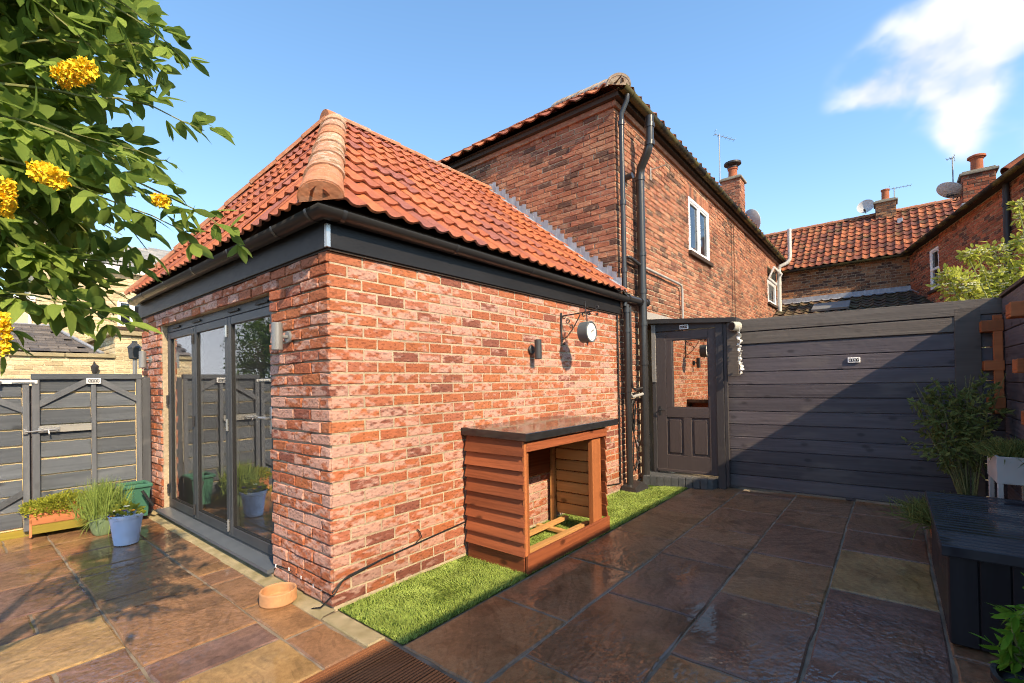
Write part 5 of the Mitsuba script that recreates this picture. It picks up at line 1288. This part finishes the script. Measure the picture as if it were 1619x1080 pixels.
ck3 = chimney(TE, cq[0] - .27, cq[0] + .27, cq[1] - .27, cq[1] + .27, 4.8, 5.98, 'mat_terrace_brick', 'mat_rear_mortar', [(cq[0], cq[1], .11, .34)])
put(ck3 + '__flashing', cbox((cq[0] - .30, cq[1] - .29, 4.9), (cq[0] + .29, cq[1] + .30, 5.28), .01), 'mat_lead')
put(ck3 + '__pot_cap', lathe([(0, .10), (.10, .07), (.16, .04), (.16, .0), (0, .0)], 16, (cq[0], cq[1], 6.33)), 'mat_chimney_pot', 30)
dish((cq[0] - .05, cq[1] + .50, 5.62), (.40, -.45, .85), .27, 'dark tilted satellite dish on the chimney of the terrace house', (cq[0], cq[1] + .26, 5.6))
aerial((cq[0] + .02, cq[1] + .40, 5.5), 1.0, 'short bent pole aerial beside the terrace house chimney', (.2, 1, 0), 2, .1)

OH = thing('outhouse', 'low outhouse with a dark mossy pantile roof just beyond the fence', 'outhouse')
put(OH + '__wall', [box((13.6, -3.7, 0), (RXW - .02, -.02, 3.0))], 'mat_rear_brick')
so = V3(1, 0, .36); so /= np.linalg.norm(so)
put(OH + '__roof', (np.array([[13.3, -.03, 2.92], [RXW - .025, -.03, 3.62], [13.3, -3.75, 2.92], [RXW - .025, -3.30, 3.62], [RXW - .025, -3.75, 2.92], [RXW - .025, -.03, 2.92]]), np.array([[0, 2, 3], [0, 3, 1], [2, 4, 3], [0, 1, 5]])), 'mat_soffit')
tl = roof_tiles((13.25, -.05, 2.95), (0, -1, 0), so, np.cross((0, -1, 0), so), 3.5, 2.1, 'mat_dark_pantile', W=.25, gauge=.32, amp=.055, th=.02, m=7, jit=.007)
pieces(OH + '__roof__roof_tile', tl, 'tiling', limit=120, smooth=True)
put(OH + '__flashing', [place(box((-.03, -.10, .0), (3.4, .16, .012)), (RXW - .06, -.05, 3.70), (0, -1, 0), so, np.cross((0, -1, 0), so)), box((RXW - .05, -3.4, 3.66), (RXW - .012, -.02, 3.84))], 'mat_lead')
put(OH + '__flashing', [bar((13.4, -3.68, 3.10), (RXW - .02, -3.18, 3.74), .22, .03)], 'mat_lead')
put(OH + '__rooflight', [place(cbox((.9, .55, .05), (1.75, 1.25, .13), .01), (13.25, -.05, 2.95), (0, -1, 0), so, np.cross((0, -1, 0), so))], 'mat_lamp_grey')

# climber over the fence
t = thing('climbing_shrub', 'sunlit yellow green climber with white blossom above the dark fence', 'climber')
cl_p, cl_d, bw_p = [], [], []
stems = []
for x_, y_, d_, rr in ((1502, 446, 6.0, .14), (1530, 448, 6.0, .21), (1560, 448, 6.0, .24), (1592, 440, 5.9, .24), (1630, 425, 5.8, .32), (1575, 474, 5.9, .24), (1540, 470, 5.9, .2), (1616, 345, 5.9, .07), (1622, 380, 5.9, .13), (1665, 390, 5.7, .35), (1609, 325, 5.9, .05), (1518, 456, 5.9, .24), (1600, 465, 5.8, .34), (1660, 450, 5.7, .5), (1496, 437, 6.0, .08), (1545, 402, 6.0, .10), (1530, 405, 6.0, .07), (1575, 400, 6.0, .16)):
    c = CAM + FWD * d_ + RIGHT * ((x_ - CX) / F_PX * d_) - UP * ((y_ - CY) / F_PX * d_)
    n_ = int(50 + 1900 * rr ** 2)
    q = rdir(n_); p_ = c + q * rng.uniform(.35, 1.0, (n_, 1)) * rr * (.7 + .6 * meshkit.noise(q * 2.5 + c)[:, None])
    cl_p.append(p_); cl_d.append(q + rdir(n_) * .7)
    m_ = int(n_ * .36); k_ = rng.integers(0, n_, m_); bw_p.append(p_[k_][p_[k_][:, 2] < c[2] + rr * .5] + [0, 0, .02])
    stems.append(tube([V3(5.4, -4.1, 0), (V3(5.4, -4.1, 0) + c) / 2 + rng.normal(0, .1, 3), c], [.02, .012, .004], 5))
cl_p, cl_d, bw_p = np.vstack(cl_p), np.vstack(cl_d), np.vstack(bw_p)
put(t + '__stem', stems, 'mat_twig')
put(t + '__foliage', leaves(cl_p, cl_d, rdir(len(cl_p), 1.0), .075 * rng.uniform(.6, 1.2, len(cl_p)), .034), 'leaf_climber', kind='stuff')
b5 = np.repeat(bw_p, 5, 0); a5 = np.tile(np.arange(5) * 1.257, len(bw_p))
put(t + '__blossom', leaves(b5, np.c_[np.cos(a5), np.sin(a5), np.full(len(a5), .5)], np.tile([[-.3, -.3, 1.0]], (len(b5), 1)), .040, .034), 'mat_white_bloom', kind='stuff')

# ================================================================== buff brick buildings behind the gate
BW = thing('boundary_wall', 'pale yellow brick wall with a stone coping just behind the gates', 'wall')
YB = 8.0
put(BW + '__core', box((-1.5, YB, -.05), (.42, YB + .22, 1.93)), 'mat_buff_mortar')
pieces(BW + '__brick', brick_wall((-1.5, YB, 0), (1, 0, 0), (0, -1, 0), 1.9, .9, 1.93, 'mat_buff_brick', t=.008, jit=.003, wander=.03), 'brickwork')
for i in range(3):
    put(BW + '__coping_stone', cbox((-1.52 + i * .65, YB - .06, 1.935), (-1.52 + i * .65 + .64, YB + .28, 2.0 + rng.normal(0, .003)), .008), 'mat_copingstone')
BB = thing('buff_building', 'pale yellow brick building with a slate roof and white sash window beyond the gates', 'building')
yb2 = 10.4
put(BB + '__wing', [box((.42, YB - .02, 0), (3.2, 11, 2.34))], 'mat_buff_mortar')
bl3 = brick_wall((.42, YB - .02, 0), (1, 0, 0), (0, -1, 0), 1.3, 1.0, 2.34, 'mat_buff_brick', t=.008, jit=.003, wander=.03)
bl3 += brick_wall((.42, YB - .02, 0), (0, 1, 0), (-1, 0, 0), 2.4, 1.9, 2.34, 'mat_buff_brick', t=.010, jit=.004, wander=.03, offset=1)
bl3 += brick_wall((-.30, yb2, 0), (1, 0, 0), (0, -1, 0), 2.0, 2.0, 3.9, 'mat_buff_brick', t=.010, jit=.003, wander=.03, holes=[(1.20, 1.72, 2.75, 3.34)])
pieces(BB + '__wall__brick', bl3, 'brickwork')
put(BB + '__wing__coping_stone', [cbox((.34, YB - .10, 2.345), (3.2, YB + .12, 2.42), .008), cbox((.34, YB + .12, 2.345), (.56, 10.3, 2.42), .008)], 'mat_copingstone')
put(BB + '__wall', holed((-.30, yb2 + .001, 0), (1, 0, 0), (0, -1, 0), 4.3, 0, 3.92, .15, [(1.20, 1.72, 2.76, 3.34)]) + [box((-.30, yb2 + .152, 0), (-.15, 16, 3.92)), box((3.85, yb2 + .152, 0), (4.0, 16, 3.92)), box((-.15, 15.8, 0), (3.85, 16, 3.92)), box((-.14, yb2 + .7, 2), (3.84, yb2 + .72, 3.9))], 'mat_buff_mortar')
window(BB, (.90, yb2, 0), (1, 0, 0), (0, -1, 0), .52, 2.76, 3.34, 2, .028)
put(BB + '__gutter', [cbox((-.42, yb2 - .16, 3.93), (4.0, yb2 - .02, 4.05), .01)], 'mat_white_frame')
so2 = V3(0, 1, .42); so2 /= np.linalg.norm(so2)
put(BB + '__roof', (np.array([[-.5, yb2 - .14, 4.06], [4.2, yb2 - .14, 4.06], [4.2, 13.2, 5.25], [1.6, 13.2, 5.25], [-.5, 16, 4.06], [4.2, 16, 4.06]]), np.array([[0, 1, 2], [0, 2, 3], [0, 3, 4], [3, 2, 5], [3, 5, 4], [0, 4, 5], [0, 5, 1]])), 'mat_grey_slate')
def slates(prefix, O, u, s, n, L, S, W, G, mat, planes=(), limit=300):
    out = []
    for r in range(int(S / G) + 1):
        for c in range(int(L / W) + 1):
            lo = V3(c * W + (r % 2) * W / 2, r * G, 0) + [rng.normal(0, .002), rng.normal(0, .003), 0]
            v, f = box((0, 0, .006), (W - .006, G * 1.3, .012)); v = v + lo; v[:, 2] += np.where(v[:, 1] < lo[1] + .01, .008, 0)
            w_ = place((v, f), O, u, s, n); vv, ff = w_
            ok = True
            for pn, pc_ in planes:
                if (vv @ pn - pc_ < -.03).any(): ok = False
            if ok: out.append(((vv, ff), R2(), vv.mean(0), W * G, mat))
    pieces(prefix, out, 'slating', limit)
slates(BB + '__roof__slate', (-.5, yb2 - .16, 4.065), (1, 0, 0), so2, np.cross((1, 0, 0), so2), 3.2, 3.0, .30, .22, 'mat_grey_slate', planes=[((.745, -.667, 0), .745 * -.5 - .667 * (yb2 - .14))], limit=60)
bc = chimney(BB, -.33, .13, 11.5, 12.0, 3.9, 5.05, 'mat_buff_brick', 'mat_buff_mortar', [])
# rendered bays with blinds, and the slate roofed lean-to in front of them
put(BB + '__bay', [box((-1.56, 10.9, 0), (-.31, 12, 3.2))], 'mat_buff_brick')
for x0_ in (-1.45, -.76):
    put(BB + '__bay__blind', box((x0_, 10.86, 2.2), (x0_ + .34, 10.89, 3.12)), 'mat_blind')
    put(BB + '__bay__post', cbox((x0_ - .05, 10.84, 2.1), (x0_ - .0, 10.9, 3.2), .004), 'mat_white_frame')
    put(BB + '__bay__post', cbox((x0_ + .34, 10.84, 2.1), (x0_ + .39, 10.9, 3.2), .004), 'mat_white_frame')
put(BB + '__bay__head', cbox((-1.6, 10.82, 3.2), (-.31, 11.0, 3.3), .006), 'mat_white_frame')
SS = thing('slate_shed', 'low building with a dark hipped slate roof behind the yellow boundary wall', 'shed')
ve = np.array([[-1.55, 8.3, 2.02], [.30, 8.3, 2.02], [-.20, 9.9, 2.62], [-1.55, 9.9, 2.62], [.30, 10.6, 2.02], [-1.55, 10.6, 2.02]])
put(SS + '__wall', box((-1.5, 8.4, 0), (.25, 10.3, 2.0)), 'mat_buff_brick')
put(SS + '__roof', (ve, np.array([[0, 1, 2], [0, 2, 3], [1, 4, 2], [2, 4, 3], [3, 4, 5], [0, 3, 5], [0, 5, 4], [0, 4, 1]])), 'mat_slate')
s3_ = V3(0, 1.6, .60); l3_ = np.linalg.norm(s3_); s3_ /= l3_
hq_ = np.cross(V3(-.5, 1.6, 0), (0, 0, 1)); hq_ /= np.linalg.norm(hq_); hq_ = -hq_
slates(SS + '__roof__slate', (-1.56, 8.28, 2.03), (1, 0, 0), s3_, np.cross((1, 0, 0), s3_), 1.8, l3_ - .05, .24, .155, 'mat_slate', planes=[(hq_, float(hq_ @ V3(.30, 8.3, 0)))])
put(SS + '__hip_roll', [bar((.30, 8.3, 2.04), (-.20, 9.9, 2.645), .06, .03), bar((-.2, 9.9, 2.64), (-1.56, 9.9, 2.64), .08, .03)], 'mat_lead')
lp = thing('garden_lamp_post', 'dark lantern on a pole between the gate and the brick wall', 'lamp post')
lx_, ly_ = ray_at(213, 560, (0, 1, 0), 5.0)[0], 5.0
lz_ = ray_at(213, 568, (0, 1, 0), 5.0)[2]
put(lp + '__pole', tube([(lx_, ly_, 0), (lx_, ly_, lz_ + .02)], .022, 8), 'mat_lamp_grey', 40)
put(lp + '__lantern', [lathe([(.05, 0), (.062, .01), (.072, .14), (.08, .145), (.075, .16), (.03, .21), (.03, .235), (0, .24)], 6, (lx_, ly_, lz_))], 'mat_lamp_dark', 30)
wl2 = thing('wall_lantern', 'small dark lantern on the yellow boundary wall above the gate', 'lantern')
qx = ray_at(150, 583, (0, 1, 0), YB - .1)
put(wl2 + '__lantern', [lathe([(0, -.10), (.02, -.09), (.045, -.04), (.055, .03), (.06, .035), (.03, .07), (.012, .08), (.012, .10), (0, .11)], 8, qx), tube([qx + [0, 0, .09], qx + [0, .04, .12], qx + [0, .11, .08]], .01, 6)], 'mat_iron', 30)

# ================================================================== trees
def big_tree(name, at, h, r, n, label, bs='leaf_tree'):
    t = thing(name, label, 'tree'); at = V3(*at)
    st = [tube([at, at + V3(.05, .03, h * .35), at + V3(-.1, .1, h * .7)], [.16, .12, .05], 8)]
    P_ = []
    for i in range(26):
        q = rdir(1, .25)[0]; c = at + V3(0, 0, h * .62) + q * [r, r, h * .36] * rng.uniform(.45, .95)
        st.append(tube([at + V3(0, 0, h * rng.uniform(.3, .6)), (at + V3(0, 0, h * .5) + c) / 2 + rng.normal(0, .1, 3), c], [.05, .03, .01], 5))
        k = n // 26; d = rdir(k); P_.append(c + d * rng.uniform(.2, 1, (k, 1)) * r * .38)
    put(t + '__trunk', st, 'mat_bark')
    P_ = np.vstack(P_)
    put(t + '__crown', leaves(P_, rdir(len(P_)), rdir(len(P_), 1), .14 * rng.uniform(.6, 1.2, len(P_)), .075), bs, kind='stuff')
big_tree('garden_tree', (-8.6, 22.0, 0), 4.9, 2.2, 7000, 'green garden tree beyond the fence, mirrored in the folding doors')

# yellow flowered broom tree reaching in from the left
BT = thing('broom_tree', 'leafy tree with yellow flower cones reaching in from the upper left', 'tree')
troot = V3(-2.35, -1.05, 0)
fork = V3(-2.15, -1.10, 1.35)
tk = [tube([troot, troot + [.03, 0, .7], fork], [.05, .042, .034], 9)]
def at_px(x, y, d): return CAM + FWD * d + RIGHT * ((x - CX) / F_PX * d) - UP * ((y - CY) / F_PX * d)
tips = [(318, 52, 1.20), (335, 92, 1.22), (300, 130, 1.25), (362, 205, 1.18), (325, 232, 1.22), (255, 190, 1.2), (368, 322, 1.12), (350, 360, 1.14), (300, 345, 1.15), (250, 395, 1.2), (222, 468, 1.08), (180, 470, 1.12), (130, 485, 1.10), (75, 470, 1.15),
        (262, 20, 1.3), (290, 80, 1.35), (255, 300, 1.3), (215, 260, 1.3), (20, 500, 1.15), (240, 440, 1.25), (200, 345, 1.25), (285, 10, 1.25)]
for _ in range(125):
    y = rng.uniform(-110, 430)
    lim = np.interp(y, [-280, 0, 100, 150, 250, 300, 360, 430], [170, 265, 285, 245, 215, 235, 235, 130])
    tips.append((lim - 330 * rng.random() ** 1.2, y, rng.uniform(1.0, 1.6)))
tw, LP_, LD_, LN_ = [], [], [], []
nodes = [fork + V3(*q) for q in ((.1, .05, .25), (.25, -.02, .45), (.35, .1, .2), (.2, .15, .7), (.5, .05, .6), (.05, -.2, .6), (.45, -.1, .95), (.3, .3, 1.1))]
for q in nodes: tk.append(tube([fork + V3(0, 0, -.05), (fork + q) / 2 + rng.normal(0, .03, 3), q], [.024, .017, .011], 7))
for i, (x, y, d) in enumerate(tips):
    e = at_px(x - 38, y, d)
    nd = nodes[int(np.argmin([np.linalg.norm(e - q) + rng.uniform(0, .25) for q in nodes]))]
    m_ = (nd + e) / 2 + V3(0, 0, .10 * np.linalg.norm(e - nd)) + rng.normal(0, .03, 3)
    s = np.array([(1 - a) ** 2 * nd + 2 * a * (1 - a) * m_ + a * a * e for a in np.linspace(0, 1, 13)])
    s = s + np.cumsum(rng.normal(0, .0075, (13, 3)), 0) * np.linspace(0, 1, 13)[:, None]; s[:, 2] -= .05 * np.linspace(0, 1, 13) ** 3
    tw.append(tube(s, np.linspace(.0055, .0011, 13), 5))
    L_ = np.linalg.norm(np.diff(s, axis=0), axis=1).sum()
    lo = max(0.0, 1 - .42 / L_)
    step = .022
    for a in np.arange(1.0, lo, -step / L_):
        k = min(11, int(a * 12)); p_ = s[k] + (s[k + 1] - s[k]) * (a * 12 - k) if k < 12 else s[12]
        td = s[min(12, k + 1)] - s[k]; td /= np.linalg.norm(td)
        out_ = rdir(1)[0]; out_ -= td * (out_ @ td); out_ /= np.linalg.norm(out_)
        stalk = p_ + (out_ * .9 + td * .5) * .018
        ax_ = out_ * .8 + td * .75 + [0, 0, -.12]; ax_ /= np.linalg.norm(ax_)
        nn_ = V3(0, 0, 1) + rng.normal(0, .45, 3); sd = np.cross(ax_, nn_); sd /= np.linalg.norm(sd)
        for w_ in (-1, 0, 1):
            LP_.append(stalk); LD_.append(ax_ + sd * w_ * .85 + rng.normal(0, .12, 3)); LN_.append(nn_ + rng.normal(0, .32, 3))
LP_, LD_, LN_ = np.array(LP_), np.array(LD_), np.array(LN_)
put(BT + '__trunk', tk, 'mat_bark', 40)
put(BT + '__twig', tw, 'mat_twig', 40)
nl = len(LP_)
lv, lf, luv = leaves(LP_, LD_, LN_, .062 * rng.uniform(.45, 1.25, nl), .028 * rng.uniform(.6, 1.2, nl), .3, .22, 1.0)
lv = lv.reshape(nl, 11, 3)
sc_ = np.array([score(lv[i].mean(0), 1.0) for i in range(nl)]); o_ = np.argsort(-sc_, kind='stable')
for i in o_[:300]: put(BT + '__leaf', [(lv[i], LEAFF, luv[i * 11])], 'leaf_broom', True)
r_ = o_[300:]
put(BT + '__foliage', [(lv[r_].reshape(-1, 3), (LEAFF[None] + (np.arange(len(r_)) * 11)[:, None, None]).reshape(-1, 3), luv.reshape(nl, 11, 2)[r_].reshape(-1, 2))], 'leaf_broom', True, kind='stuff')
for x, y, d, ln_, ax in ((118, 115, .86, .078, (.9, -.25, .05)), (76, 277, .85, .076, (.8, -.3, -.35)), (2, 313, .85, .065, (.3, -.2, .8)), (254, 317, 1.02, .03, (.7, -.2, -.3)), (-6, 527, .85, .075, (.1, -.1, 1))):
    c = at_px(x, y, d); a_ = RIGHT * ax[0] + FWD * ax[1] + UP * ax[2]; a_ /= np.linalg.norm(a_)
    b_ = np.cross(a_, (.2, .3, .9)); b_ /= np.linalg.norm(b_); g_ = np.cross(a_, b_); fl_ = []
    nf = int(5200 * ln_) + 60
    u_ = rng.random(nf); th = rng.uniform(0, 2 * np.pi, nf)
    rr = .0155 * min(1, ln_ / .05) * (1 - .4 * np.abs(u_ - .4)) * np.sqrt(rng.uniform(.25, 1, nf))
    ra = b_ * np.cos(th)[:, None] + g_ * np.sin(th)[:, None]
    fl_ = [leaves(c + a_ * ((u_ - .5) * ln_)[:, None] + ra * rr[:, None], ra + a_ * .5 + rng.normal(0, .45, (nf, 3)), rdir(nf), .0095 * rng.uniform(.6, 1.2, nf), .0062, .5, .3)]
    put(BT + '__flower', fl_, 'mat_yellow_bloom', True)
